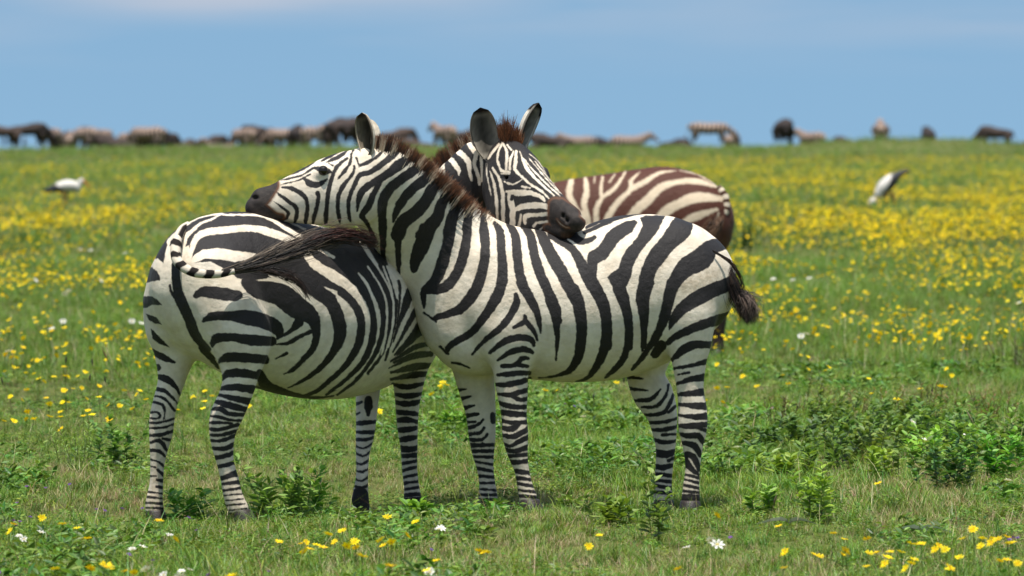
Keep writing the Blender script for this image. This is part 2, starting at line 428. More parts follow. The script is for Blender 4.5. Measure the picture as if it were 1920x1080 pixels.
# ------------------------------------------------------------------ coat markings of the three near zebras, plus one painted muzzle shadow
COAT_B = parse('''
H1 k 700,430,18 620,500,20 500,560,20 390,585,8
H1 k 660,520,14 560,580,16 450,610,16 390,620,8
H1 k 640,570,10 540,620,10 420,650,8 390,660,6
H1 k 910,370,15 820,410,25 750,450,18 730,460,8
H1 k 970,350,16 900,410,30 820,450,28 770,470,10
H1 k 1010,345,16 985,400,18 975,470,20 930,540,28 880,600,18 870,612,8
H1 k 950,435,20 870,500,30 820,600,34 790,720,34 775,850,36 768,960,36 768,1010,12
H1 k 1010,500,16 1000,560,22 930,650,36 880,740,36 870,860,34 885,950,30 888,990,10
H1 k 1250,375,18 1190,430,24 1110,475,34 1060,495,24
H1 k 1370,370,60 1310,430,56 1250,480,48 1150,550,45 1060,575,40 1010,660,36 970,760,32 960,860,32 975,965,26 985,978,6
H1 k 1025,430,14 1045,480,12 1050,510,6
H1 k 590,610,20 620,640,56 680,660,50 740,640,36 780,610,10
H1 k 700,730,36 710,760,32 690,860,34 665,950,30 660,1000,8
H1 k 400,680,12 480,690,34 560,730,40 605,780,36 612,860,34 600,960,32 595,1010,10
H1 k 350,715,14 400,760,26 470,810,34 525,860,34 520,940,32 500,990,15
H1 k 330,800,8 400,850,18 455,900,24 440,940,24 405,960,16
H1 k 672,515,16 705,525,42 745,538,64 785,545,44 818,552,14
H1 k 790,478,8 825,495,12
K2 k 1215,320,50 1190,350,50 1120,430,20
K2 k 1340,350,56 1310,390,56 1250,440,66 1190,480,80 1100,550,60 1000,610,55 920,670,52 890,740,40 880,820,12
K2 k 1080,560,30 1040,620,42 1000,700,45 960,790,50 915,855,45 950,910,30 985,980,30 1005,1040,30 990,1075,22
K2 k 1430,400,54 1400,440,56 1350,480,66 1290,530,72 1200,590,72 1120,660,75 1075,740,75 1065,830,65 1070,950,60 1075,1080,45
K3 k 230,510,42 235,600,30 250,640,10
K2 k 1510,460,56 1485,490,58 1430,540,68 1370,600,76 1280,670,72 1215,750,70 1170,830,50 1150,900,20
K2 k 1590,515,56 1560,545,60 1500,600,76 1440,660,84 1400,740,92 1310,840,96 1220,910,104 1185,1000,106
K3 k 345,440,80 345,520,50 350,640,40 352,760,12
K2 k 1655,570,56 1635,595,56 1590,650,68 1540,720,76 1500,800,80 1480,870,92 1405,960,108 1375,1010,120
K3 k 560,410,128 525,520,120 480,620,92 465,700,55
K2 k 1740,610,52 1715,645,54 1665,710,64 1625,780,76 1590,880,85 1560,1000,80
K3 k 740,400,80 710,540,85 670,680,90 620,790,80 560,840,60 535,880,50 540,960,30 540,990,10
K2 k 1810,675,46 1790,705,48 1750,770,56 1715,850,62 1700,960,70
K3 k 870,330,60 860,450,70 840,580,75 800,700,75 730,810,80 650,850,70 560,855,60
K2 k 1870,740,38 1850,775,40 1825,860,50
K3 k 985,320,40 990,420,75 1000,530,70 985,680,75 940,830,85 860,950,85 780,1010,60 640,1050,30
K7 k 330,210,60 150,265,40
K3 k 1070,355,30 1110,420,60 1120,560,65 1130,700,75 1110,850,80 1050,960,75
K7 k 650,-20,78 610,100,80 530,230,65 420,370,55 300,440,50 240,490,45 230,530,18
K7 k 60,225,16 150,290,16|180,480,20 240,535,16|270,600,14 330,610,18 400,640,10
K3 k 1175,360,40 1225,450,65 1240,600,70 1260,740,70 1300,860,75 1370,980,60
K7 k 790,0,80 850,110,70 905,220,55 930,330,30 935,380,8
K7 k 750,90,30 755,150,55 700,260,55 620,350,50 520,430,35 440,515,20 420,540,8
K7 k 815,245,15 820,290,40 735,335,25|820,285,40 880,360,40 910,430,15
K3 k 1290,375,50 1340,450,65 1370,600,70 1410,730,75 1470,860,75 1520,980,80 1540,1080,75
K7 k 1010,130,80 1045,260,65 1060,400,40 1055,500,25 1050,580,10
K3 k 1400,400,60 1440,480,80 1500,600,90 1570,720,95 1640,850,95 1690,960,80 1720,1080,80
K7 k 1180,50,90 1210,130,95 1240,280,85 1240,420,80 1215,560,70 1150,660,45 1040,700,20 920,715,8
K5 k 300,240,70 390,300,60 450,345,60 500,420,70 560,530,100 600,600,100 670,730,90 710,880,75 715,1080,70
K7 k 1310,0,90 1400,150,90 1430,330,80 1415,480,75 1370,600,60 1290,710,30 1200,745,15
K5 k 420,210,90 500,280,60 560,290,40 620,260,30
K5 K 565,500 565,400 580,370 650,330 680,290 700,240 760,185 860,140 920,130 940,150 900,220 810,280 750,360 700,430 640,455 635,560 640,640
K5 k 540,225,26 620,190,30 700,150,38 800,110,36 900,90,26 1000,72,22 1100,72,20
K5 k 560,185,24 700,115,40 800,80,36 950,60,24
K5 K 960,115 1000,100 1090,95 1150,100 1130,130 1100,200 1030,290 960,370 910,470 890,560 850,640 850,700 790,690 760,640 715,560 740,530 800,490 820,420 860,350 940,260 980,170
K5 k 800,650,90 850,780,75 875,900,65 875,1080,65
K5 k 1280,160,150 1260,200,170 1180,290,130 1090,400,130 1030,500,110 1000,620,110 980,730,100 990,830,80 990,950,50 988,1080,45
K7 k 1740,0,90 1700,120,95 1710,300,50 1710,400,45 1700,510,20
K5 k 1580,310,90 1490,340,120 1420,420,165 1300,490,140 1220,600,100 1180,720,80 1150,850,75 1110,950,60 1060,1050,60
K7 k 1510,0,80 1560,120,80 1590,300,60 1590,430,55 1560,560,50 1500,640,45 1420,710,20
K7 k 1910,0,66 1870,180,60 1830,320,50 1770,450,45 1690,570,40 1620,650,20
K5 k 1680,580,100 1600,620,100 1480,670,110 1370,730,110 1270,800,90 1210,880,60 1180,950,12
K5 k 1650,850,80 1550,880,80 1440,910,70 1320,960,60 1220,1010,50 1170,1050,40
L4 k 620,178,26 570,180,30 490,180,38 430,210,38 380,255,15
L4 k 600,250,22 557,265,25 480,283,18 390,300,12|465,320,10 410,330,8|580,335,30 537,345,34 470,355,25 400,378,12
L4 k 570,415,30 535,420,34 470,425,26 410,432,16|580,490,30 548,490,34 480,487,26 415,482,16
L4 k 570,540,36 490,545,24 412,535,10|570,580,22 480,590,28 408,590,16|555,615,16 505,600,12
L4 k 540,680,20 510,640,28 450,640,24 410,628,12|520,740,20 490,690,30 430,675,14
L4 k 515,810,22 485,745,30 450,735,25|515,840,12 460,790,30 448,750,20
L4 k 440,835,14 520,855,14|438,860,12 522,882,14|432,888,14 522,908,12|425,918,14 522,930,14
L3 k 320,165,15 400,105,30 480,88,30 530,100,28 543,130,12|360,205,12 430,160,26 500,148,26 535,165,15
L3 k 380,232,16 450,228,20 480,195,24 512,195,14|450,225,20 510,235,16|360,278,14 440,272,26 520,268,18
L3 k 345,328,14 430,325,26 522,300,20|360,375,12 430,378,24 520,350,22|430,385,14 480,405,20 520,395,14
L3 k 368,420,18 440,440,24 518,440,18|372,468,24 440,475,28 515,480,22|374,508,18 440,520,18 515,515,20
L3 k 376,545,16 430,552,28 470,525,16|376,580,14 440,590,24 518,550,26|378,620,18 420,640,14 470,615,22 522,588,24
L3 k 385,650,18 440,665,22 522,640,26|405,690,18 470,685,18 520,680,18|425,720,24 480,720,20 520,710,18
L3 k 445,765,22 522,775,20|450,800,18 530,808,14|455,828,14 540,842,14|458,860,14 552,872,14|460,890,16 566,897,16
L3 k 490,925,26 570,935,26|490,960,60 570,965,60|L4 k 425,950,24 520,950,24|L4 k 420,985,60 530,985,60
P k 1240,648,20 1228,664,16
''')  # short dark stroke at mid-back paints the shadow cast by the resting muzzle
COAT_BF = parse('''
L3 k 140,355,20 200,350,6|155,405,24 225,385,8|175,450,24 240,432,10|190,488,22 262,475,12|198,518,14 245,515,12
L3 k 202,548,20 260,530,14 285,505,10|208,580,18 270,570,14 290,545,10|210,605,16 280,605,16 308,575,10
L3 k 212,635,22 345,632,16|214,665,16 352,662,16|222,692,12 352,695,14|237,715,12 350,735,10|242,748,16 350,770,12
L3 k 250,790,16 350,795,14|252,825,12 350,825,12|255,855,10 355,862,12|252,885,14 365,885,14|250,912,18 370,912,18
L3 k 335,480,22 337,512,26
L4 k 140,340,22 230,352,6|160,402,18 255,410,8|190,462,14 270,455,20 320,405,8|225,495,10 300,490,16 350,430,12 360,380,10
L4 k 240,535,12 330,525,20 370,470,16 385,430,10|360,520,14 410,480,12|255,575,14 340,570,16 410,550,12
L4 k 265,608,10 340,610,20 410,590,14|330,635,14 405,632,12|285,660,14 340,675,20 402,665,12
L4 k 290,725,34 350,735,34 400,715,20|285,795,22 340,800,26 395,785,16|360,765,16 395,750,10
L3 k 250,945,26 370,950,26|250,985,60 370,985,60
L4 k 283,832,18 395,845,18|278,862,14 395,876,16|272,890,14 395,908,18|270,922,14 395,935,16
''')
COAT_A = parse('''
K1 K 120,390 160,320 225,240 330,140 480,55 640,25 850,25 1100,80 1320,150 1560,190 1750,240 1850,330 1900,480 1900,700 1500,640 1150,520 900,560 760,545 700,500 560,420 420,430 400,300 300,330 260,300 215,330 205,430 165,400
K1 w 222,430,40 232,330,36 250,260,30 290,220,24 370,150,18 480,90,15 620,66,18 690,72,16 880,72,20 1000,98,25 1100,160,30 1210,225,35 1330,300,30 1480,390,26
K1 w 640,66,16 580,98,16 480,140,22 410,200,32 372,240,36 355,330,30
K1 w 405,395,26 430,290,44 490,215,52 640,188,56 850,172,52 1000,200,60 1150,258,60 1260,330,60 1300,400,60 1400,480,70 1540,560,70 1660,680,60 1740,800,55 1760,950,50
K1 W 395,430 430,380 500,330 620,322 760,340 900,360 870,400 740,425 620,405 520,400 450,430 430,460
K1 w 1120,110,16 1270,180,18|1410,180,18 1560,240,20|1590,190,34 1680,260,38 1740,350,34 1850,520,24 1900,640,24
K1 w 1640,480,12 1730,600,24 1800,740,32 1830,900,30
K1 W 990,520 1060,540 1180,590 1280,640 1400,690 1450,760 1480,900 1500,1080 1380,1080 1370,860 1300,760 1180,690 1080,610
K6 k 60,120,100 130,170,130 300,210,170 420,300,170 530,370,120 570,470,70 560,590,50 480,690,40 400,770,30 330,805,10
K6 k 440,420,70 370,490,30 260,550,10|545,480,30 440,530,30 350,575,25 250,580,10|350,650,22 270,690,10
K6 k 480,110,110 600,200,110 690,270,110 740,400,100 750,520,90 700,640,60 600,760,40 480,850,25 360,910,8
K6 W 720,225 790,250 850,340 875,430 870,560 830,650 760,740 700,790 720,720 790,600 808,480 780,360
K6 k 760,190,60 820,240,60 890,340,60 910,450,60 880,600,60 800,730,45 700,830,35 560,940,30 400,990,20
K6 w 540,-20,50 700,80,70 850,170,60 930,280,55 965,400,45 960,520,40 920,680,45 850,800,50 740,880,45
K6 k 880,60,110 940,180,90 990,300,60 1005,450,55 970,620,50 900,740,40 790,850,30 650,960,20
K6 w 890,50,18 950,130,26 1000,230,30 1040,400,26 1030,560,26 980,700,30 880,810,30
K6 k 960,80,40 1030,200,60 1075,340,50 1070,480,40 1030,620,35 960,740,30 860,860,25 730,960,15
K6 k 970,10,35 1070,130,45 1120,260,45 1130,400,35 1100,560,30 1050,680,25 960,800,20
K6 k 1060,-10,45 1130,110,45 1165,230,45 1160,400,30 1130,560,20 1090,700,15
K6 w 960,0,14 1060,160,16 1100,300,18 1095,500,20 1060,660,16|1075,0,14 1140,200,18 1150,400,20 1110,600,20
K6 w 1105,0,20 1150,100,34 1185,230,30
K6 k 1190,110,25 1200,200,20 1180,420,15
K6 k 1275,190,70 1240,300,56 1190,430,28 1150,560,10|1340,290,46 1270,420,38 1210,530,22 1150,640,12
K6 k 1400,360,60 1330,470,54 1260,560,38 1160,660,16
K6 k 1450,480,44 1340,500,50 1280,560,40 1180,660,20|1450,575,30 1320,600,38 1220,660,30 1130,710,12
K6 k 1430,660,30 1320,670,38 1220,710,25 1120,760,10|1430,735,25 1300,745,38 1140,790,12|1420,800,20 1300,800,30 1140,845,12
K6 k 150,800,60 200,900,90 320,950,80 400,970,60 560,985,24 700,970,10
K1 K 110,400 135,360 220,245 235,300 220,340 205,432 170,400
K1 K 30,590 60,470 110,458 150,490 178,530 182,562 110,572 40,590
K1 K 30,690 60,682 120,684 165,710 195,750 120,745 80,765 50,770
K1 K 70,810 100,820 150,840 195,895 140,885 100,860|110,925 150,960 200,1010 250,1065 180,1040 125,1000
L1 k 85,150,20 150,190,34 210,215,10|120,240,36 125,243,30|115,285,20 170,300,36 215,340,20 240,385,8
L1 k 112,350,20 160,360,20 215,410,10 225,430,6|110,385,10 160,400,14 210,460,10|98,415,10 150,430,14 160,470,12 155,500,10
L1 k 78,470,10 120,465,10 140,485,10 115,500,10 80,495,10|75,520,10 130,520,12 205,500,10|74,548,10 150,545,12 210,525,10
L1 k 74,585,14 140,580,20 205,562,16|74,625,10 130,610,20 160,645,18 170,660,10|150,600,12 200,610,18
L1 k 78,660,14 130,665,18 160,690,10|82,705,10 130,720,14 158,745,12|82,740,8 110,745,8|125,760,16 158,790,16
L1 k 80,790,8 115,790,8|120,810,16 158,815,18|118,845,16 158,850,18|76,870,10 155,880,10|66,895,12 158,905,12|58,925,12 158,930,12|52,950,10 158,955,12
K1 k 450,680,40 500,650,76 620,660,96 740,678,84 770,675,60
K1 k 505,870,20 560,835,60 700,830,70 830,840,110 960,870,110 1050,915,100 1075,960,60 1065,1000,20
K1 k 570,1060,20 600,1000,70 720,990,60 860,1010,80 1020,1020,70
L1 k 435,215,12 470,190,45 560,190,48 668,200,44|450,300,14 480,272,40 560,270,44 640,285,36|430,350,16 510,340,34 625,355,44
L1 k 420,375,16 500,395,26 600,415,40|405,410,16 480,430,34 570,455,28|378,455,10 440,450,26 480,475,24 560,480,20
L1 k 370,485,8 430,490,16 490,505,14 550,510,14|374,520,12 440,520,16 500,524,10|374,550,14 430,555,18 530,530,20
L1 k 378,578,12 430,585,16 530,560,20|382,610,14 450,610,18 525,580,20|390,648,14 460,650,24 522,625,24
L1 k 402,700,22 460,690,22 515,670,26|415,745,18 470,735,22 522,715,20|432,805,22 470,795,24 526,773,36|442,832,14 542,820,22
L1 k 446,865,12 547,850,12|454,890,8 553,880,8|456,915,8 557,905,8|460,940,8 565,930,8|468,965,8 572,955,8
K1 k 300,440,60 300,560,64 330,700,80 390,830,80 450,980,70 540,1080,50
L1 k 350,140,40 400,200,30 430,245,10
K1 k 255,600,16 262,640,20 290,690,20
L2 k 560,172,24 480,180,30 375,215,12|552,232,20 470,245,24 360,265,10|548,275,20 460,285,20 360,300,12
L2 k 370,325,14 440,340,24 530,320,14|365,375,12 450,385,26 520,370,14|370,415,16 450,425,26 515,410,16|375,465,22 440,470,22 508,480,16
L2 k 378,510,16 440,505,26 505,520,14|382,560,20 440,555,26 503,545,14|390,610,20 450,600,26 502,590,14|398,650,26 450,655,28 500,645,20
L2 k 402,690,20 500,685,22|406,730,16 500,710,14|408,765,16 500,740,12|410,800,12 502,780,12|410,830,14 505,815,12|410,860,14 510,845,12
L1 k 45,975,20 165,985,20|45,1000,40 165,1010,40|470,985,16 590,975,16|480,1020,50 600,1015,50
L2 k 408,890,18 515,880,18|415,915,24 520,905,20|415,940,30 520,930,26
''')
COAT_A += parse('''
H2 K -60,150 160,100 330,250 440,300 560,380 680,480 720,620 820,730 900,900 700,1000 300,1000 -60,900
H2 w -30,340,40 0,370,45 70,430,40 110,480,40 120,560,30 135,610,20
H2 w 60,250,20 90,300,26 130,370,40 165,420,35 150,490,30 180,580,28 190,640,20
H2 w 195,400,20 203,480,25 205,560,18 205,620,12|-30,450,36 0,480,40 40,540,30 40,570,10
H2 w 235,490,12 245,580,10 265,680,12 275,720,8|262,540,8 290,620,20 310,740,24 320,900,20|285,520,16 330,600,24 355,700,28 360,800,30 360,915,28
H2 w 352,340,14 320,420,18 325,490,18 350,540,22 400,555,28 350,562,10
H2 w 355,335,14 385,400,24 385,470,22 380,530,18|435,400,14 410,470,20 410,530,18|390,355,14 420,390,10
H2 w 455,400,20 450,470,30 445,530,24 480,570,20 560,640,18 640,690,18 690,740,12
H2 w 480,400,8 520,500,26 560,560,22 640,640,16 730,720,10|495,440,12 600,560,12 700,660,12 770,720,10
H2 w 540,440,8 640,560,10 740,670,10 790,710,8|590,470,8 660,560,8 760,680,8|550,420,8 620,480,8 670,560,6
H2 w 370,620,10 430,640,16 480,615,12 500,600,8|500,655,20 550,665,16
H2 w 385,690,16 460,700,48 560,700,34 640,735,30 660,760,16
H2 w 400,700,20 415,760,46 430,830,44 425,940,40|430,830,30 500,800,42 600,790,48 680,800,40
H2 w 490,860,18 475,940,22|520,920,20 520,870,34 600,860,30 700,855,34|580,945,20 600,920,20 680,910,22|630,965,18 650,945,10
H2 w 215,400,30 240,460,20 290,400,20 330,350,20
H2 k 225,440,10 250,470,10 290,430,10|240,495,12 236,520,8
H2 w 748,890,8 775,925,14 815,950,12 840,955,6
H2 k 427,728,30 422,745,26
H2 k 365,582,12 405,592,34 450,592,30 480,588,10
H2 k 425,540,20 430,555,16
''')
COAT_AF = parse('''
L2 k 170,430,18 210,415,10|172,482,14 200,470,8|170,525,18 230,520,20 295,515,14|172,565,12 230,570,18 295,565,14|172,605,14 230,605,16 290,590,10
L2 k 175,635,10 220,650,8 275,620,10|178,670,8 215,690,10 260,665,10|175,720,10 215,730,12 258,700,10|173,760,10 215,770,10 255,745,10
L2 k 165,800,10 210,815,10 250,790,10|155,835,12 210,850,12 250,830,12
L2 k 200,900,90 205,960,90 215,1010,100
L2 k 245,400,30 245,440,36 243,480,14
''')
COAT_C = [('K', np.array([[900, 200], [1500, 200], [1500, 800], [900, 800]], float))] + parse('''
K8 w 205,190,50 190,300,60 240,390,40 300,470,24 310,540,16|310,180,35 320,280,55 300,370,55 330,480,50 345,560,40
K8 w 440,170,30 425,280,36 440,310,40 395,400,50 390,500,50|610,130,25 540,240,40 450,310,40|530,150,20 490,205,22|380,170,22 378,210,18
K8 w 720,130,15 650,200,40 650,260,40 560,350,55 490,450,60 440,560,50|990,120,15 860,140,35 760,200,50 650,260,50
K8 w 1290,240,30 1150,200,55 1000,205,50 870,250,70 780,340,80 680,430,80 600,560,70
K8 w 1330,330,50 1150,320,90 1010,370,80 900,440,90 800,600,80|1300,410,30 1150,460,70 1050,510,60 950,640,60
K8 w 1020,118,14 1150,150,16 1290,225,20
K8 w 60,200,40 40,400,50 90,600,40|1310,440,20 1270,540,40 1230,640,80
P w 1095,400,14 1088,480,16 1078,560,12|1118,410,12 1112,490,14 1104,565,10|1142,430,12 1138,500,14 1130,565,10|1172,440,14 1166,510,14 1156,565,10|1205,450,14 1198,515,14 1186,565,10|1240,460,14 1232,515,12 1218,560,8
P w 1262,455,12 1330,470,14|1262,482,10 1340,494,12|1268,508,9 1345,516,10|1270,530,8 1345,536,8|1275,552,7 1350,556,7|1280,572,6 1350,576,6|1280,590,6 1350,594,6|1020,510,7 1075,514,7|1020,530,6 1075,534,6|1020,550,6 1075,553,6|1020,572,5 1075,574,5|1020,592,5 1075,594,5|1020,612,5 1075,614,5
P w 1000,330,14 985,480,14|975,340,12 960,500,12|945,350,12 935,500,12
''')

# ------------------------------------------------------------------ zebra builders
YB = 30.0
def pt(x, y, Y, ru, rv=None, f=1.):
    m = mpp(Y); p = P(x, y, Y)
    return [p[0], p[1], p[2], ru * m, (ru * m * f if rv is None else rv)]
def chain(rows, ref=(0, 1, 0), k=.05, cls=0, step=.05, f=1.):
    return {'pts': np.array([pt(*r, f=f) for r in rows]), 'ref': ref, 'k': k, 'cls': cls, 'step': step}
def torso(rows, ref=(0, 1, 0), k=.05, **kw):   # x, top, bottom, half width (m), depth
    return chain([(x, (a + b) / 2, Y, (b - a) / 2, rv) for x, a, b, rv, Y in rows], ref, k, **kw)
def leg(rows, Y, cls=0, k=.045, f=.95, Yt=None, ref=(0, 1, 0)):
    n = len(rows); out_ = []
    for i, (x, y, r) in enumerate(rows):
        yy = Y if Yt is None else Yt + (Y - Yt) * min(1, i / max(1, n - 4))
        out_.append((x, y, yy, r))
    return chain(out_, ref, k, cls, .035, f)

def ear_mesh(base, tip, facing, width, inner, outer, edge, tipc, cup=.55, rootw=.5):
    """a cupped leaf: base and tip are points, facing the way its opening looks"""
    base = np.array(base); tip = np.array(tip); ax = tip - base; L = np.linalg.norm(ax); ax /= L
    fc = np.array(facing, float); fc -= fc.dot(ax) * ax; fc /= np.linalg.norm(fc); sd_ = np.cross(ax, fc)
    nu, nv_ = 15, 19; mb = MB()
    prof = lambda s: (rootw + (1 - rootw) * math.sin(min(s / .5, 1) * math.pi / 2)) * (1 if s < .5 else math.sqrt(max(0, 1 - ((s - .5) / .5) ** 2.3)))
    for side in (0, 1):
        vv = []; cc = []
        for i in range(nu):
            s = i / (nu - 1); w = width * .5 * max(prof(s), .02)
            for j in range(nv_):
                a = (j / (nv_ - 1) * 2 - 1); th = a * math.pi * (.62 if s > .12 else .62 + .3 * (1 - s / .12))
                rad = w / math.sin(min(math.pi / 2, math.pi * .62)) 
                off = (1 - math.cos(th)) * rad * cup * 1.3; lat = math.sin(th) * rad
                if abs(th) > math.pi / 2: lat = math.copysign(rad, a) * (1 - .25 * (abs(th) / (math.pi / 2) - 1))
                p = base + ax * (L * s) + sd_ * lat + fc * (off - rad * .35 - .12 * L * math.sin(s * math.pi) * .5 + .05 * L * s * s)
                if side: p = p - fc * .006 * (1 - abs(a) ** 4)
                vv.append(p)
                e = abs(a) ** 3.5
                r = .75 + .5 * rng.random()
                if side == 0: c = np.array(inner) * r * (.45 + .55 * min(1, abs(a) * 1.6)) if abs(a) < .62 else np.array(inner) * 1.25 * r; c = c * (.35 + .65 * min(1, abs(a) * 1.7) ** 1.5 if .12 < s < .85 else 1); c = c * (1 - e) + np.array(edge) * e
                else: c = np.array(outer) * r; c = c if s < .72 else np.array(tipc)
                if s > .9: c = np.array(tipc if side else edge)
                cc.append(c)
        f = [(i * nv_ + j, i * nv_ + j + 1, (i + 1) * nv_ + j + 1, (i + 1) * nv_ + j) for i in range(nu - 1) for j in range(nv_ - 1)]
        if side: f = [q[::-1] for q in f]
        mb.add(vv, f, np.array(cc))
    # rim joins the two sides
    me_v = nu * nv_; rim = []
    for i in range(nu - 1):
        for j in (0, nv_ - 1): rim.append((i * nv_ + j, (i + 1) * nv_ + j, (i + 1) * nv_ + j + me_v, i * nv_ + j + me_v))
    for j in range(nv_ - 1):
        i = nu - 1; rim.append((i * nv_ + j, i * nv_ + j + 1, i * nv_ + j + 1 + me_v, i * nv_ + j + me_v))
    mb.f += rim; mb.m += [0] * len(rim)
    return mb.mesh('ear', (M_ear,))
def strand_mesh(name, strands, mat=None):
    """strands: list of (points (n,3), radius, colours (n,3)) -> thin three-sided tapering hairs"""
    V = []; Fq = []; Cc = []; n0 = 0
    for pts, r, cs in strands:
        pts = np.asarray(pts); n = len(pts); t = np.gradient(pts, axis=0); t /= np.linalg.norm(t, axis=1)[:, None] + 1e-9
        s = np.cross(t, (.3, .9, .2)); s /= np.linalg.norm(s, axis=1)[:, None] + 1e-9; w = np.cross(t, s)
        rr = r * np.linspace(1, .12, n)[:, None] ** .7
        for k in range(3):
            a = k * 2.094; V.append(pts + (s * math.cos(a) + w * math.sin(a)) * rr); Cc.append(cs)
        for i in range(n - 1):
            for k in range(3):
                a, b = n0 + k * n + i, n0 + ((k + 1) % 3) * n + i; Fq.append((a, b, b + 1, a + 1))
        n0 += 3 * n
    return mesh_from(name, np.concatenate(V), np.array(Fq), (mat or M_hair,), np.concatenate(Cc))
WH = np.array((.60, .50, .37)); BK = np.array((.014, .011, .010)); RB = np.array((.19, .07, .028)); DB = np.array((.03, .014, .009))
def mane(line, coat, n, length, spread, parent, tipc=RB, brown0=.5, dirjit=.16, name='mane'):
    """line rows: px, py, Y, tip px, tip py. hair stands along it, striped like the neck at its root"""
    L = catmull(np.array([[*P(x, y, Y), *P(tx, ty, Y)] for x, y, Y, tx, ty in line]), .01)
    out_ = []; idx = rng.integers(0, len(L) - 1, n); fr = rng.random(n)
    q = L[idx] * (1 - fr[:, None]) + L[idx + 1] * fr[:, None]
    px, py = proj(q[:, :3]); st = field(coat, px, py, np.full(n, 8.))
    for i in range(n):
        a, b = q[i, :3].copy(), q[i, 3:6]; d = b - a; ln = np.linalg.norm(d) * length * (.72 + .42 * rng.random()); d /= np.linalg.norm(d)
        off = rng.normal() * spread * .45
        j = rng.normal(size=3) * dirjit; d1 = d + j; d1[1] += off * 3
        a = a + np.array((0, off, 0)) - d * .02
        k = np.linspace(0, 1, 5)[:, None]
        pts = a + d1 * ln * k + np.array((0, 0, -1)) * .12 * ln * k * k * rng.random()
        base = WH * (.7 + .45 * rng.random()) if st[i] > 0 else BK * (.7 + rng.random())
        tc_ = (tipc if st[i] > -1 or rng.random() < .85 else DB) * (.5 + .9 * rng.random())
        b0 = brown0 + .12 * rng.normal()
        m = np.clip((k - b0) / .16, 0, 1)
        out_.append((pts, .0016 + .0008 * rng.random(), base * (1 - m) + tc_ * m))
    return obj(name, strand_mesh(name, out_), parent)
def hair_flow(name, path, n, parent, cols, jit=.02, wid=.02, flare=1., r=.0016, lenj=.35, curl=.02):
    """a lock following a path of 3-D points with radii (x,y,z,rad); hairs start anywhere on its first part"""
    q = catmull(np.array(path), .03); out_ = []
    for i in range(n):
        s0 = rng.random() ** 1.3 * .55; s1 = min(1, s0 + .35 + .5 * rng.random() * (1 + lenj)); m = 8
        o = rng.normal(size=3) * .5; ph = rng.random() * 6
        s = np.linspace(s0, s1, m); x = s * (len(q) - 1); i0 = np.minimum(x.astype(int), len(q) - 2); f = (x - i0)[:, None]
        c = q[i0] * (1 - f) + q[i0 + 1] * f
        g = np.linspace(0, 1, m)[:, None]
        pts = c[:, :3] + o * c[:, 3:4] * (1 + flare * g * rng.random()) + np.array((np.sin(ph + g[:, 0] * 5), np.cos(ph + g[:, 0] * 4), np.sin(ph * 2 + g[:, 0] * 6))).T * curl * g * rng.random()
        c0 = np.array(cols[rng.integers(len(cols))]) * (.6 + .8 * rng.random()); c1 = c0 * 1.15 + .003
        out_.append((pts, r * (.7 + .6 * rng.random()), c0 + (c1 - c0) * g))
    return obj(name, strand_mesh(name, out_), parent)
def tube_mesh(name, rows, colf, mat, seg=14, step=.006):
    q = catmull(np.array(rows), step); n = len(q); t = np.gradient(q[:, :3], axis=0); t /= np.linalg.norm(t, axis=1)[:, None]
    s = np.cross(t, (.1, 1, .1)); s /= np.linalg.norm(s, axis=1)[:, None]; w = np.cross(s, t)
    a = np.arange(seg) / seg * 2 * math.pi
    V = q[:, None, :3] + (s[:, None] * np.cos(a)[None, :, None] + w[:, None] * np.sin(a)[None, :, None]) * q[:, 3][:, None, None]
    C = np.array([[colf(i / (n - 1), a[j]) for j in range(seg)] for i in range(n)])
    f = [(i * seg + j, i * seg + (j + 1) % seg, (i + 1) * seg + (j + 1) % seg, (i + 1) * seg + j) for i in range(n - 1) for j in range(seg)]
    f += [tuple(range(seg))[::-1], tuple((n - 1) * seg + j for j in range(seg))]
    return mesh_from(name, V.reshape(-1, 3), f, (mat,), C.reshape(-1, 3))
def hoof(x, y, Y, r, lean=0., parent=None, h=None):
    """hoof at the end of a leg; x, y its top centre in the photo, toe leaning"""
    m = mpp(Y); top = P(x, y, Y); h = h or .055; mb = MB(); rings = []
    for i, (s, k) in enumerate(((0, .86), (.12, .95), (.5, 1.05), (.92, 1.16), (1, 1.13))):
        for j in range(16):
            a = j / 16 * 2 * math.pi; rr = r * m * k
            rings.append((top[0] + rr * math.cos(a) * 1.05 + lean * s, top[1] + rr * math.sin(a) * 1.1 - .012 * s, top[2] - h * s))
    f = [(i * 16 + j, i * 16 + (j + 1) % 16, (i + 1) * 16 + (j + 1) % 16, (i + 1) * 16 + j)[::-1] for i in range(4) for j in range(16)]
    f += [tuple(range(16)), tuple(64 + j for j in range(16))[::-1]]
    c = [(.028, .021, .017) if i // 16 < 2 else (.022, .018, .016) for i in range(80)]
    mb.add(rings, f, np.array(c)); feet.append((top[0] + lean, top[1], top[2] - h))
    return obj('hoof', mb.mesh('hoof', (M_skin,)), parent)
def eye(c, r, nrm, parent, lid=(.02, .015, .013)):
    """eyeball in the head with a dark lid ring and lashes"""
    mb = MB(); c = np.array(c); nrm = np.array(nrm, float); nrm /= np.linalg.norm(nrm)
    v = []; f = []
    for i in range(9):
        for j in range(16):
            th = math.pi * i / 8; ph = j / 16 * 2 * math.pi; v.append(c + r * np.array((math.sin(th) * math.cos(ph), math.sin(th) * math.sin(ph), math.cos(th))))
    f = [(i * 16 + j, i * 16 + (j + 1) % 16, (i + 1) * 16 + (j + 1) % 16, (i + 1) * 16 + j)[::-1] for i in range(8) for j in range(16)]
    mb.add(v, f, (.01, .006, .005))
    return obj('eye', mb.mesh('eye', (M_eye,)), parent)

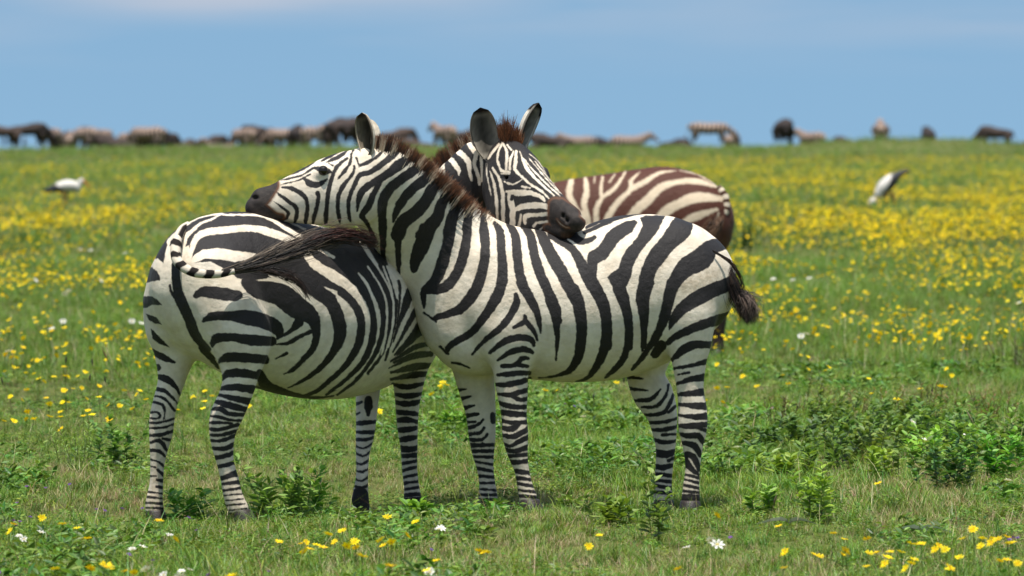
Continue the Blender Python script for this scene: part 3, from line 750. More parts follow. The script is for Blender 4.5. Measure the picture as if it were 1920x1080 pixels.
# ------------------------------------------------------------------ right zebra (side on, facing left)
zb = empty('zebra', tuple(P(1090, 945, 30.0)))
tag(zb, 'side-on zebra at right laying its head leftwards over the rump of the other', 'zebra', 'zebras resting their heads on each other')
def body_parent(o, root):
    o.parent = root; o.matrix_parent_inverse = Matrix.Translation(-root.location)
chB = [
    torso([(845, 468, 655, .13, 30.02), (885, 430, 690, .185, 30.02), (940, 424, 703, .225, 30.02), (1000, 431, 711, .265, 30.02), (1070, 441, 717, .295, 30.02), (1130, 420, 714, .295, 30.02),
           (1190, 401, 695, .28, 30.02), (1245, 403, 662, .27, 30.02), (1286, 426, 636, .225, 30.02), (1310, 452, 606, .15, 30.02), (1322, 492, 575, .07, 30.02)]),
    # neck
    chain([(895, 530, 30.02, 118, .16), (845, 482, 30.0, 108, .14), (795, 438, 29.95, 91, .115), (740, 380, 29.80, 83, .105), (702, 345, 29.70, 78, .095)], k=.05),
    # head: skull to muzzle
    chain([(700, 318, 29.66, 50, .085), (668, 345, 29.64, 66, .098), (630, 357, 29.62, 66, .103), (590, 366, 29.60, 57, .092), (550, 374, 29.59, 45, .072), (515, 382, 29.58, 36, .058), (492, 386, 29.57, 34, .056), (479, 391, 29.57, 22, .046)], k=.04, step=.03),
    chain([(672, 366, 29.63, 52, .07), (640, 375, 29.62, 50, .075)], k=.05),                    # cheek
    chain([(607, 322, 29.61, 15, .112), (600, 324, 29.61, 12, .11)], k=.03),                    # brow ridge
    chain([(485, 404, 29.57, 15, .045), (505, 412, 29.57, 13, .04)], k=.02),                    # lips, chin
    # chest and shoulder
    chain([(845, 560, 30.02, 62, .14), (850, 620, 30.02, 52, .15), (880, 655, 30.02, 42, .15)], k=.09),
    chain([(930, 490, 29.90, 50, .09), (945, 570, 29.86, 62, .10), (955, 640, 29.85, 50, .09)], k=.08),
    chain([(900, 560, 30.15, 55, .09), (890, 650, 30.18, 45, .085)], k=.08),
    # near front leg
    leg([(955, 620, 46), (958, 655, 40), (958, 700, 33), (961, 740, 29), (964, 780, 24), (966, 815, 25), (970, 848, 20), (978, 880, 14.5), (984, 910, 15), (990, 933, 18)], 29.84, f=.85),
    leg([(882, 655, 44), (889, 700, 38), (896, 740, 33), (902, 780, 28), (904, 820, 25.5), (906, 850, 21), (910, 880, 16), (914, 910, 16), (915, 933, 19)], 30.18, cls=1, f=.8),
    # haunch and near hind leg
    chain([(1255, 470, 29.92, 62, .12), (1276, 540, 29.88, 62, .12), (1286, 600, 29.86, 50, .10)], k=.06),
    leg([(1289, 590, 47), (1292, 640, 43), (1292, 672, 34), (1294, 728, 25.5), (1298, 762, 27), (1299, 798, 28), (1299, 838, 19.5), (1299, 875, 14.5), (1296, 912, 16), (1295, 936, 18)], 29.85, f=.85),
    chain([(1250, 500, 30.14, 58, .12), (1245, 600, 30.17, 54, .09)], k=.07),
    leg([(1222, 640, 50), (1210, 700, 36), (1225, 740, 38), (1239, 768, 31), (1245, 800, 25), (1248, 840, 19), (1245, 880, 17), (1243, 915, 17), (1243, 934, 19)], 30.18, cls=1, f=.8),
    chain([(1240, 648, 30.0, 13, .03), (1222, 655, 30.0, 12, .03)], k=.03),
]
cutsB = [(P(477, 371, 29.535), (.018, .02, .008), .012), (P(608, 323, 29.487), (.026, .02, .013), .02)]
bodyB = build_body('body', chB, .0072, M_coat, {'near': COAT_B, 'far': COAT_BF,
    'brown': soft('H1 k 300,660,150 200,760,200 120,800,160 230,880,140 330,930,90 395,930,56', 9, 1),
    'dust': soft('L3 k 300,720,130 310,940,140|L3 k 480,700,130 520,940,150|L4 k 345,720,130 330,940,150|L4 k 485,700,130 475,940,150', 20, .42) + soft('K3 k 1300,480,80 1900,760,80|K5 k 700,400,200 1250,300,160', 50, .32) + soft('K5 k 1150,440,90 1110,500,60', 22, .75) + soft('K5 k 1300,640,160 1500,540,120', 26, .8) + soft('K2 k 1500,800,60 1350,950,60', 20, .35) + soft('K7 k 900,650,60 1250,690,50', 20, .5)}, cuts=cutsB)
body_parent(bodyB, zb)
for (x, y, Y, r, ln) in ((993, 936, 29.84, 19, .012), (915, 936, 30.18, 19, 0), (1294, 938, 29.85, 18.5, .0), (1244, 937, 30.18, 19, 0)):
    body_parent(hoof(x, y, Y, r, ln), zb)
body_parent(eye(P(606, 320, 29.518), .023, (0, -1, 0), None), zb)
body_parent(eye(P(606, 320, 29.705), .018, (0, 1, 0), None), zb)
for (bx, by, bY, tx, ty, fc) in ((690, 292, 29.60, 681, 211, (-.62, -.75, 0)), (700, 282, 29.76, 690, 222, (-.3, .9, 0))):
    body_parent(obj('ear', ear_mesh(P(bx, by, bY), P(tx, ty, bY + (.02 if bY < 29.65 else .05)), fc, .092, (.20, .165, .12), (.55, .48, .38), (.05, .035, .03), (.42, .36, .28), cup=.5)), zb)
def nose_hair_dummy(): pass
body_parent(mane([(692, 288, 29.68, 697, 240), (720, 302, 29.70, 733, 240), (752, 328, 29.76, 783, 262), (790, 363, 29.84, 832, 300), (830, 400, 29.92, 873, 338), (868, 425, 29.98, 908, 372), (905, 435, 30.02, 932, 396), (925, 436, 30.02, 944, 412)],
                 COAT_B, 9500, .84, .05, None, brown0=.82, dirjit=.045), zb)
tb = [(1338, 470, 29.98, 10), (1352, 485, 29.96, 12), (1366, 520, 29.93, 14), (1378, 548, 29.92, 15), (1392, 575, 29.91, 14), (1402, 600, 29.9, 10)]
tl = obj('tail', tube_mesh('tail', [[*P(1325, 455, 30.0), .022], [*P(1342, 478, 29.98), .02], [*P(1360, 515, 29.94), .016], [*P(1374, 545, 29.92), .011]], lambda s, a: BK * 1.2, M_skin)); body_parent(tl, zb)
h_ = hair_flow('tuft', [[*P(x, y, Y), r * mpp(30) * .66] for x, y, Y, r in tb], 850, None, [BK, BK, DB, (.05, .03, .02)], r=.0013, curl=.02); h_.parent = tl
h2 = hair_flow('tuft', [[*P(1385, 548, 29.92), .02], [*P(1396, 560, 29.91), .03], [*P(1405, 580, 29.9), .03], [*P(1410, 596, 29.9), .02]], 700, None, [(.16, .11, .085), (.09, .06, .045), BK], r=.0012, curl=.025); h2.parent = tl
h3 = hair_flow('tuft', [[*P(1335, 470, 29.85), .004], [*P(1368, 490, 29.86), .006], [*P(1388, 520, 29.88), .006], [*P(1393, 545, 29.9), .003]], 60, None, [BK, DB], r=.0011, curl=.012); h3.parent = tl

# ------------------------------------------------------------------ left zebra (seen from behind, turning its head to the right)
za = empty('zebra', tuple(P(560, 960, 29.8)))
tag(za, 'left zebra seen from behind, tail across its rump, chin on the other zebra', 'zebra', 'zebras resting their heads on each other')
hd = np.array((.80, .60, 0)); lat = (-.60, .80, 0)
chA = [
    torso([(338, 462, 560, .10, 29.33), (358, 424, 620, .175, 29.38), (395, 401, 664, .245, 29.44), (450, 395, 700, .28, 29.55), (520, 408, 733, .315, 29.70), (585, 425, 748, .335, 29.86), (640, 438, 747, .325, 30.02),
           (700, 448, 728, .26, 30.24), (750, 450, 698, .20, 30.42), (795, 452, 655, .15, 30.56), (825, 462, 615, .10, 30.64)], ref=lat, k=.06),
    # left buttock and thigh (screen left), right buttock and thigh
    chain([(318, 520, 29.50, 34, .11), (306, 565, 29.52, 38, .12), (314, 615, 29.52, 40, .10)], k=.07),
    chain([(400, 510, 29.26, 58, .11), (425, 580, 29.23, 64, .12), (452, 640, 29.25, 54, .11)], k=.08),
    leg([(320, 600, 42), (328, 650, 41), (325, 690, 31), (320, 720, 25), (311, 750, 23.5), (304, 782, 24), (302, 810, 23), (298, 840, 18), (295, 870, 14), (293, 910, 13.5), (289, 942, 17), (290, 958, 18)], 29.54, f=.9),
    leg([(452, 630, 55), (455, 665, 45), (452, 690, 38), (448, 720, 32), (438, 750, 30.5), (424, 780, 31), (417, 810, 25.5), (418, 840, 20.5), (423, 870, 16.5), (431, 900, 17.5), (437, 930, 18.5), (447, 955, 20)], 29.24, f=.9),
    # front legs
    chain([(800, 520, 30.42, 56, .09), (785, 590, 30.40, 48, .085), (774, 640, 30.40, 42, .085)], k=.06),
    leg([(774, 620, 42), (772, 645, 38), (768, 680, 36), (766, 720, 29), (764, 760, 23), (764, 800, 20), (767, 840, 16.5), (768, 880, 15), (772, 915, 15), (774, 938, 18)], 30.42, f=.9),
    leg([(700, 660, 30), (692, 710, 25), (689, 742, 22.5), (687, 780, 20), (684, 820, 17.5), (680, 850, 13.5), (679, 890, 12), (677, 915, 14), (675, 935, 17), (680, 958, 15)], 30.12, cls=1, f=.9, Yt=30.55),
    # neck
    chain([(800, 520, 30.52, 90, .11), (822, 455, 30.54, 84, .105), (850, 395, 30.55, 76, .10), (880, 345, 30.55, 64, .095), (905, 305, 30.54, 50, .09)], ref=(-.35, .93, 0), k=.05),
]
hl = (-.815, -.58, 0)
chA += [
    chain([(938, 300, 30.50, 46, .082), (955, 322, 30.40, 60, .10), (975, 342, 30.30, 60, .103), (1000, 366, 30.18, 50, .085), (1026, 386, 30.07, 41, .068), (1050, 402, 29.98, 32, .056), (1072, 412, 29.91, 25, .050), (1080, 417, 29.88, 19, .045)], ref=hl, k=.04, step=.03),
    chain([(938, 350, 30.38, 48, .07), (950, 385, 30.28, 44, .06)], ref=hl, k=.06),
    chain([(942, 400, 30.36, 40, .06), (985, 414, 30.18, 34, .055), (1020, 428, 30.06, 24, .045)], ref=hl, k=.05),
    chain([(958, 322, 30.29, 16, .03), (966, 327, 30.27, 14, .03)], ref=hl, k=.03),
    chain([(1016, 326, 30.42, 16, .03), (1020, 333, 30.40, 14, .03)], ref=hl, k=.03),
    chain([(1040, 428, 30.0, 20, .046), (1062, 436, 29.93, 15, .042)], ref=hl, k=.02),
]
cutsA = [(P(1056, 405, 29.875), (.011, .032, .013), .008), (P(1063, 413, 29.86), (.011, .028, .013), .008), (P(1092, 404, 29.89), (.010, .022, .016), .008), (P(959, 334, 30.23), (.026, .02, .013), .018)]
bodyA = build_body('body', chA, .0072, M_coat, {'near': COAT_A, 'far': COAT_AF,
    'pale': soft('H2 k 748,890,8 775,925,16 815,950,14 840,955,6', 5, .8) + soft('H2 k 800,1010,16 860,1025,16', 16, .35),
    'brown': soft('H2 k 740,790,110 770,880,170 820,930,220 900,940,130|H2 k 780,770,70 860,850,120', 9, 1) + soft('H2 k 680,950,60 800,1010,90', 9, 1) ,
    'dust': soft('L1 k 130,480,140 110,980,150|L1 k 450,500,150 520,980,150|L2 k 220,640,110 210,900,120|L2 k 450,600,130 470,900,130', 20, .5) + soft('K1 k 300,330,120 700,230,300 1300,400,260 1650,700,200', 45, .42) + soft('K1 k 300,560,10 100,520,60', 30, .3) + soft('K6 k 150,900,60 700,900,90', 30, .5) + soft('L1 k 120,750,60 110,980,90', 16, .8) + soft('L1 k 480,820,60 520,980,90', 16, .5) + soft('L1 k 120,420,60 120,520,60|L1 k 420,450,60 420,520,50', 14, .5)}, cuts=cutsA)
body_parent(bodyA, za)
for (x, y, Y, r, ln) in ((291, 956, 29.54, 18, .01), (452, 955, 29.24, 20, .03), (775, 938, 30.42, 18, 0), (681, 956, 30.12, 17, 0)):
    body_parent(hoof(x, y, Y, r, ln, h=.07), za)
body_parent(eye(P(959, 334, 30.262), .023, (0, -1, 0), None), za)
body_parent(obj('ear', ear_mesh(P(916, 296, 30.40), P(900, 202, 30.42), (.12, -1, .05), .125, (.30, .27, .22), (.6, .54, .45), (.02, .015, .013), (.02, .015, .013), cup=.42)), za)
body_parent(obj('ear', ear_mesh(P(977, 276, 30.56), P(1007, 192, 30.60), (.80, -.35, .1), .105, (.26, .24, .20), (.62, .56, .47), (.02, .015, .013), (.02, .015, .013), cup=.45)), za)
body_parent(mane([(965, 285, 30.50, 962, 235), (945, 272, 30.52, 946, 225), (925, 272, 30.56, 925, 222), (905, 280, 30.60, 893, 232), (880, 300, 30.64, 862, 243), (855, 325, 30.66, 830, 262), (830, 355, 30.66, 800, 290), (805, 400, 30.64, 770, 340)],
                 COAT_A, 6500, .86, .045, None, brown0=.76, dirjit=.06), za)
body_parent(mane([(968, 286, 30.44, 971, 246), (955, 280, 30.43, 957, 228), (944, 278, 30.44, 944, 224)], [('K', np.array([[0, 0], [1920, 0], [1920, 1080], [0, 1080]], float))], 1500, 1.0, .05, None, brown0=.35, name='forelock'), za)
def band(s, a):
    k = math.sin(s * 62 + .6 * math.sin(a * 2)); top_ = math.cos(a)
    return (BK * 1.3 if (k > -.05 and s > .36) or (s <= .36 and abs(math.sin(a * 1.0 + .9)) < .5) else np.array((.60, .52, .42)))
ta = [(352, 420, 29.46, 5), (340, 432, 29.31, 8), (330, 458, 29.20, 10), (331, 485, 29.14, 10), (343, 500, 29.10, 9.5), (362, 510, 29.07, 9), (388, 514, 29.06, 8.5), (415, 513, 29.06, 7.5), (440, 508, 29.06, 5)]
tA = obj('tail', tube_mesh('tail', [[*P(x, y, Y), r * mpp(29)] for x, y, Y, r in ta], band, M_ear)); body_parent(tA, za)
tf = [(412, 512, 29.06, 6), (440, 506, 29.07, 9), (480, 494, 29.11, 13), (520, 480, 29.16, 16), (560, 464, 29.22, 17), (600, 450, 29.3, 16), (640, 440, 29.40, 14)]
h_ = hair_flow('tuft', [[*P(x, y, Y), r * mpp(29) * .8] for x, y, Y, r in tf], 800, None, [BK, DB, (.07, .05, .035), (.17, .13, .095), BK, (.10, .075, .05)], r=.0013, curl=.02); h_.parent = tA
h_ = hair_flow('tuft', [[*P(x, y, Y), r * mpp(29)] for x, y, Y, r in ((560, 462, 29.2, 8), (600, 446, 29.26, 10), (640, 440, 29.34, 11), (680, 447, 29.44, 9), (705, 458, 29.5, 6))], 380, None, [(.05, .014, .010), DB, BK], r=.0015, curl=.025); h_.parent = tA
h_ = hair_flow('tuft', [[*P(x, y, Y), r * mpp(29)] for x, y, Y, r in ((470, 505, 29.09, 6), (520, 510, 29.12, 8), (560, 530, 29.16, 6), (578, 560, 29.18, 3))], 120, None, [BK, DB], r=.0012, curl=.02); h_.parent = tA

# ------------------------------------------------------------------ brown zebra behind
YC = 47.7
zc = empty('zebra', tuple(P(1200, 664, YC)))
tag(zc, 'brown and white zebra standing behind the right zebra, only its back and rump showing', 'zebra')
chC = [
    torso([(985, 352, 500, .14, YC), (1030, 342, 540, .20, YC), (1090, 333, 556, .25, YC), (1150, 325, 560, .29, YC), (1210, 316, 555, .31, YC), (1265, 310, 535, .29, YC), (1310, 322, 490, .23, YC), (1334, 342, 440, .13, YC), (1342, 365, 410, .07, YC)]),
    chain([(1010, 430, YC, 62, .13), (970, 455, YC, 50, .11), (935, 500, YC, 42, .09)]),
    chain([(935, 500, YC, 34, .09), (915, 545, YC, 36, .10), (900, 590, YC, 24, .07), (890, 630, YC, 17, .05)]),
    chain([(1296, 400, YC - .12, 40, .12), (1302, 470, YC - .15, 34, .12), (1316, 510, YC - .17, 26, .09)], k=.09),
    leg([(1318, 500, 32), (1330, 540, 26), (1342, 570, 19), (1347, 590, 17), (1347, 620, 13), (1346, 645, 12), (1345, 656, 14)], YC - .17, f=.9),
    leg([(1290, 500, 30), (1282, 540, 22), (1290, 570, 15), (1295, 590, 14), (1296, 620, 9), (1296, 645, 9.5), (1296, 652, 11)], YC + .17, f=.9),
    leg([(1030, 500, 34), (1030, 560, 20), (1030, 600, 14), (1030, 640, 9), (1030, 656, 11)], YC - .15, f=.9),
    leg([(1060, 500, 34), (1060, 560, 20), (1060, 600, 14), (1060, 640, 9), (1060, 652, 11)], YC + .15, f=.9),
]
bodyC = build_body('body', chC, .012, M_coatb, {'near': COAT_C, 'brown': soft('P k 1342,545,44 1346,655,44', 10, .95)}, subdiv=True)
body_parent(bodyC, zc)
for (x, y, Y) in ((1345, 654, YC - .17), (1296, 650, YC + .17), (1030, 654, YC - .15), (1060, 650, YC + .15)):
    body_parent(hoof(x, y, Y, 11.5, 0, h=.06), zc)
body_parent(mane([(1000, 362, YC, 1000, 338), (970, 390, YC, 955, 372), (935, 440, YC, 915, 425)], COAT_C, 600, 1., .04, None), zc)
tC = obj('tail', tube_mesh('tail', [[*P(x, y, Y), r * mpp(YC)] for x, y, Y, r in ((1346, 352, YC - .05, 7), (1358, 368, YC - .08, 8), (1361, 388, YC - .1, 8), (1355, 405, YC - .12, 8), (1346, 420, YC - .15, 7), (1340, 440, YC - .18, 6))],
        lambda s, a: (np.array((.06, .03, .02)) if math.sin(s * 46) > .1 else np.array((.6, .5, .38))) if s < .75 else np.array((.16, .075, .035)), M_ear)); body_parent(tC, zc)
h_ = hair_flow('tuft', [[*P(x, y, Y), r * mpp(YC)] for x, y, Y, r in ((1348, 410, YC - .2, 9), (1335, 425, YC - .22, 12), (1322, 445, YC - .24, 11), (1310, 470, YC - .25, 8))], 500, None, [(.10, .045, .02), (.16, .08, .04), BK], r=.0022, curl=.02); h_.parent = tC

# ------------------------------------------------------------------ the far herd
solve_feet()
M_coatd = coat_mat('dusty_zebra_coat', (.52, .36, .28), (.035, .025, .022), (.34, .22, .16), edge=9)
M_wild, t, b = node_mat('wildebeest_coat')
g_ = N(t, 'ShaderNodeTexCoord'); s_ = N(t, 'ShaderNodeSeparateXYZ'); t.links.new(g_.outputs['Object'], s_.inputs[0])
oi = N(t, 'ShaderNodeObjectInfo'); n_ = noise(t, 5, 3)
c_ = mixc(t, mrange(t, n_.outputs[0], .35, .7), (.018, .015, .015), (.06, .042, .036))
c_ = mixc(t, mrange(t, oi.outputs['Random'], .3, 1, 0, .5), c_, (.10, .065, .05))
t.links.new(c_, b.inputs['Base Color']); b.inputs['Roughness'].default_value = .75; b.inputs['Specular IOR Level'].default_value = .2
def lc(rows, ref=(0, 1, 0), k=.06):             # rows: x, y, z, in-plane radius, side radius
    return {'pts': np.array(rows, float), 'ref': ref, 'k': k, 'step': .12}
def legs(front, hind, h, r, lie=False):
    o = []
    for x, rr in ((front, .9), (hind, 1.1)):
        for y in (-.13, .13):
            if lie: o.append(lc([(x, y, h * .5, .10, .09), (x + .25, y * 1.8, .12, .07, .06), (x - .05, y * 2, .08, .05, .05)]))
            else: o.append(lc([(x, y, h, .15 * rr, .10), (x + (.03 if x > 0 else -.02), y, h * .62, .08 * rr, .07), (x + (0 if x > 0 else -.07), y, h * .42, .05, .045), (x, y, .08, .035, .035), (x + .02, y, .03, .045, .045)]))
    return o
KINDS = {}
def far_kind(key, chains, mat, fn):
    o = build_body(key, chains, .03, mat, {}, subdiv=False, stripe_fn=fn)
    KINDS[key] = o.data; bpy.data.objects.remove(o)
def fz(co, cl):
    x, z = co[:, 0], co[:, 2]
    st = np.sin(x * 38 + np.where(z < .7, z * 30, 0) + .8 * np.sin(z * 9)) * 12 - 1 - 7 * np.clip((1.05 - z) * 2, 0, 1)  # blacker lower half: shade below the top-lit back, put into the stripes
    return st, np.zeros(len(co)), np.clip((z - .9) * 2, 0, .6)
def fw(co, cl): return np.full(len(co), 5.), np.zeros(len(co)), np.zeros(len(co))
ztor = [(-.62, 0, 1.06, .19, .17), (-.45, 0, 1.04, .27, .24), (-.1, 0, .98, .29, .29), (.25, 0, 1.0, .28, .25), (.5, 0, 1.03, .24, .18)]
tailc = lc([(-.72, 0, 1.12, .03, .03), (-.82, 0, .9, .03, .03), (-.84, 0, .6, .05, .05), (-.82, 0, .42, .03, .03)])
far_kind('zebra_up', [lc(ztor), lc([(.5, 0, 1.08, .23, .14), (.75, 0, 1.2, .2, .12), (.93, 0, 1.3, .15, .10)]), lc([(.92, 0, 1.34, .13, .09), (1.12, 0, 1.2, .11, .08), (1.3, 0, 1.04, .07, .06)]), lc([(.9, -.06, 1.42, .03, .03), (.9, -.08, 1.54, .02, .02)]), lc([(.9, .06, 1.42, .03, .03), (.9, .08, 1.54, .02, .02)]), tailc] + legs(.42, -.5, .82, 1), M_coatd, fz)
far_kind('zebra_down', [lc(ztor), lc([(.5, 0, 1.02, .21, .12), (.8, 0, .82, .14, .09), (1.0, 0, .55, .11, .08)]), lc([(1.0, 0, .52, .11, .08), (1.04, 0, .32, .09, .07), (1.1, 0, .12, .06, .05)]), tailc] + legs(.42, -.5, .82, 1), M_coatd, fz)
far_kind('zebra_low', [lc([(x, y, z - .62, a, b) for x, y, z, a, b in ztor]), lc([(.5, 0, .46, .2, .12), (.75, 0, .68, .15, .09), (.88, 0, .86, .11, .08)]), lc([(.86, 0, .9, .11, .08), (1.08, 0, .8, .09, .07), (1.25, 0, .68, .06, .05)])] + legs(.42, -.5, .5, 1, True), M_coatd, fz)
wtor = [(-.62, 0, .98, .15, .13), (-.4, 0, 1.0, .2, .19), (-.05, 0, 1.0, .25, .24), (.3, 0, 1.06, .30, .22), (.52, 0, 1.08, .27, .17)]
def horns(x, z):
    o = []
    for y in (-1, 1): o.append(lc([(x, .05 * y, z, .035, .04), (x, .24 * y, z - .06, .035, .035), (x + .02, .30 * y, z + .08, .025, .025), (x + .02, .22 * y, z + .2, .015, .015)]))
    return o
wtail = lc([(-.70, 0, 1.05, .03, .03), (-.80, 0, .8, .04, .04), (-.82, 0, .45, .07, .05), (-.80, 0, .25, .04, .04)])
far_kind('gnu_up', [lc(wtor), lc([(.5, 0, 1.12, .22, .12), (.72, 0, 1.2, .18, .10), (.86, 0, 1.22, .14, .09)]), lc([(.86, 0, 1.24, .13, .09), (1.0, 0, 1.02, .10, .08), (1.1, 0, .8, .08, .07)]), lc([(.82, 0, 1.05, .1, .04), (.92, 0, .82, .08, .03)]), lc([(.2, 0, 1.36, .07, .03), (.6, 0, 1.38, .08, .03), (.8, 0, 1.38, .05, .03)]), wtail] + horns(.86, 1.36) + legs(.42, -.5, .82, 1), M_wild, fw)
far_kind('gnu_down', [lc(wtor), lc([(.5, 0, 1.05, .22, .12), (.75, 0, .82, .17, .10), (.88, 0, .6, .14, .09)]), lc([(.88, 0, .6, .13, .09), (.98, 0, .36, .10, .08), (1.06, 0, .14, .08, .07)]), lc([(.74, 0, .62, .1, .04), (.8, 0, .4, .08, .03)]), wtail] + horns(.9, .72) + legs(.42, -.5, .82, 1), M_wild, fw)
far_kind('gnu_low', [lc([(x, y, z - .62, a, b) for x, y, z, a, b in wtor]), lc([(.5, 0, .5, .22, .12), (.72, 0, .6, .18, .10), (.86, 0, .66, .14, .09)]), lc([(.86, 0, .68, .13, .09), (1.0, 0, .5, .10, .08), (1.1, 0, .3, .08, .07)]), lc([(.2, 0, .75, .07, .03), (.6, 0, .78, .08, .03)])] + horns(.86, .82) + legs(.42, -.5, .5, 1, True), M_wild, fw)
TOPS = {'zebra_up': 1.30, 'zebra_down': 1.28, 'zebra_low': .68, 'gnu_up': 1.42, 'gnu_down': 1.36, 'gnu_low': .80}
# centre x, back-line y in the photo, kind, distance (0 = found from the height), heading in degrees (0 = facing right), scale, label
HERD = [
 (2, 246, 'gnu_up', 300, 200, 1.0, 'dark wildebeest cut off by the left edge of the photo'),
 (52, 241, 'gnu_down', 306, 25, 1.05, 'very dark grazing wildebeest on the skyline, second animal from the left edge'),
 (98, 239, 'zebra_down', 0, 70, 1.0, 'tan zebra just right of the dark wildebeest at far left'),
 (132, 251, 'zebra_up', 0, 90, .9, 'small pale zebra half hidden beyond the rise at far left'),
 (160, 238, 'zebra_down', 0, 125, 1.0, 'tan grazing zebra above the white stork'),
 (190, 241, 'zebra_down', 0, 60, 1.0, 'pale zebra between the tan zebra and the dark hunched wildebeest at left'),
 (220, 252, 'gnu_low', 0, 150, 1.15, 'dark hunched wildebeest resting among the zebras at left'),
 (248, 248, 'zebra_down', 0, 150, 1.0, 'pale zebra right behind the hunched dark wildebeest'),
 (276, 237, 'zebra_down', 0, 155, 1.05, 'tallest tan zebra of the left herd, overlapping a dark wildebeest'),
 (308, 248, 'gnu_down', 0, 25, 1.0, 'dark brown wildebeest at the right end of the left herd'),
 (118, 244, 'gnu_up', 0, 60, 1.0, 'brown wildebeest squeezed between the first pale zebras at left'),
 (176, 236, 'gnu_up', 0, 130, 1.0, 'brown wildebeest head and shoulders behind the pale zebra pair at left'),
 (262, 243, 'gnu_up', 0, 100, 1.0, 'brown wildebeest between two zebras left of the lone skyline animals'),
 (292, 241, 'gnu_down', 0, 45, 1.0, 'dark brown wildebeest behind the tallest tan zebra of the left herd'),
 (472, 236, 'gnu_up', 0, 60, 1.0, 'dark wildebeest filling the gap behind the first middle zebras'),
 (512, 238, 'gnu_down', 0, 110, 1.0, 'dark wildebeest right behind the pinkish zebra of the middle herd'),
 (612, 232, 'zebra_up', 0, 80, 1.0, 'pale zebra between the gap zebra and the tall wildebeest pair'),
 (640, 226, 'gnu_down', 322, 60, 1.1, 'dark wildebeest between the two of the tall pair'),
 (346, 260, 'gnu_low', 0, 75, 1.0, 'small dark wildebeest alone on the skyline right of the left herd'),
 (390, 252, 'gnu_up', 0, 30, 1.0, 'lone wildebeest showing only head and shoulders beyond the rise'),
 (418, 268, 'zebra_low', 0, 180, .9, 'low tan zebra lying on the skyline beside the middle herd'),
 (456, 240, 'zebra_down', 0, 125, 1.0, 'tan zebra at the left end of the middle herd'),
 (488, 233, 'gnu_up', 0, 140, 1.05, 'brown wildebeest standing tall between two pale zebras'),
 (530, 240, 'zebra_down', 0, 165, 1.0, 'pale pinkish zebra left of the gap in the middle herd'),
 (553, 232, 'gnu_up', 0, 80, 1.0, 'distant wildebeest with raised horns behind the pinkish zebra'),
 (596, 237, 'zebra_down', 0, 35, 1.0, 'tan zebra right of the gap, above the left muzzle'),
 (628, 222, 'gnu_up', 322, 70, 1.12, 'tallest dark wildebeest of the herd, left one of the pair by the ear'),
 (652, 218, 'gnu_up', 322, 70, 1.12, 'dark wildebeest of the tall pair nearest the ear of the left head'),
 (738, 238, 'gnu_up', 0, 20, 1.0, 'brown wildebeest peeping over the standing mane'),
 (788, 258, 'gnu_low', 0, 170, 1.05, 'dark low wildebeest in the dip between the two manes'),
 (834, 234, 'zebra_up', 0, 120, 1.0, 'tan zebra standing behind the mane of the middle head'),
 (872, 238, 'gnu_up', 0, 20, 1.0, 'wildebeest mostly hidden by the large open ear'),
 (1034, 266, 'gnu_low', 300, 170, 1.0, 'dark wildebeest lying right of the upright ear'),
 (1086, 254, 'zebra_up', 0, 160, 1.0, 'pale zebra beyond the rise right of the lying wildebeest'),
 (1137, 255, 'gnu_up', 0, 175, 1.0, 'dark wildebeest back just above the brown zebra'),
 (1178, 253, 'zebra_up', 0, 15, 1.1, 'pinkish zebra back above the brown zebra'),
 (1260, 258, 'gnu_up', 0, 20, .9, 'small dark wildebeest left of the grazing zebra on the skyline'),
 (1285, 261, 'gnu_low', 0, 100, .8, 'tiny dark calf beside the grazing zebra on the skyline'),
 (1330, 233, 'zebra_down', 318, 5, 1.0, 'grey striped zebra grazing in full view on the skyline'),
 (1371, 251, 'zebra_up', 0, 80, 1.0, 'pale zebra rump just behind the grazing zebra'),
 (1469, 235, 'gnu_down', 318, 75, 1.08, 'dark wildebeest with a pale back grazing right of centre'),
 (1522, 246, 'zebra_up', 0, 130, 1.0, 'tan zebra on the skyline right of the grazing wildebeest'),
 (1540, 262, 'gnu_low', 0, 10, .8, 'small dark wildebeest lying against the tan zebra'),
 (1586, 254, 'gnu_up', 0, 120, .95, 'dark wildebeest head showing over the green mound'),
 (1608, 263, 'gnu_low', 0, 0, .8, 'low brown calf lying at the left end of the green mound'),
 (1651, 229, 'zebra_up', 0, 88, 1.05, 'tan zebra seen from behind on the green mound'),
 (1741, 235, 'gnu_up', 0, 95, 1.0, 'upright dark wildebeest seen end on above the stooping stork'),
 (1778, 261, 'gnu_low', 0, 170, 1.0, 'dark wildebeest lying right of the end-on one'),
 (1806, 264, 'gnu_low', 0, 10, .9, 'small lying wildebeest at the end of the dark row'),
 (1866, 234, 'gnu_down', 0, 172, 1.0, 'bulky dark wildebeest grazing near the right edge'),
 (1912, 262, 'gnu_low', 0, 0, .9, 'low brown wildebeest at the right edge'),
]
for x, yt, kind, d, a, s, lab in HERD:
    s *= 1.18; top = TOPS[kind] * s
    f = lambda dd: HOR + FPX * (CAMH - float(ground_z((x - 960) / FPX * dd, dd)) - top) / dd
    if not d: d = min((abs(f(q) - yt), q) for q in np.arange(323, 420, 2))[1]
    X = (x - 960) / FPX * d; z = float(ground_z(X, d))
    nm = 'zebra' if kind.startswith('z') else 'wildebeest'
    o = obj(nm, KINDS[kind]); o.location = (X, d, z - .03); o.rotation_euler = (0, 0, R(a)); o.scale = (s,) * 3
    want = f(d) - yt                              # a little taller or shorter than the standard animal
    o.scale = (s * 1.12, s * 1.4, s * max(.78, min(1.3, 1 + want * d / FPX / top)))
    tag(o, lab, nm, 'distant ' + nm + ('s' if nm[0] == 'w' else 's') + ' along the skyline')

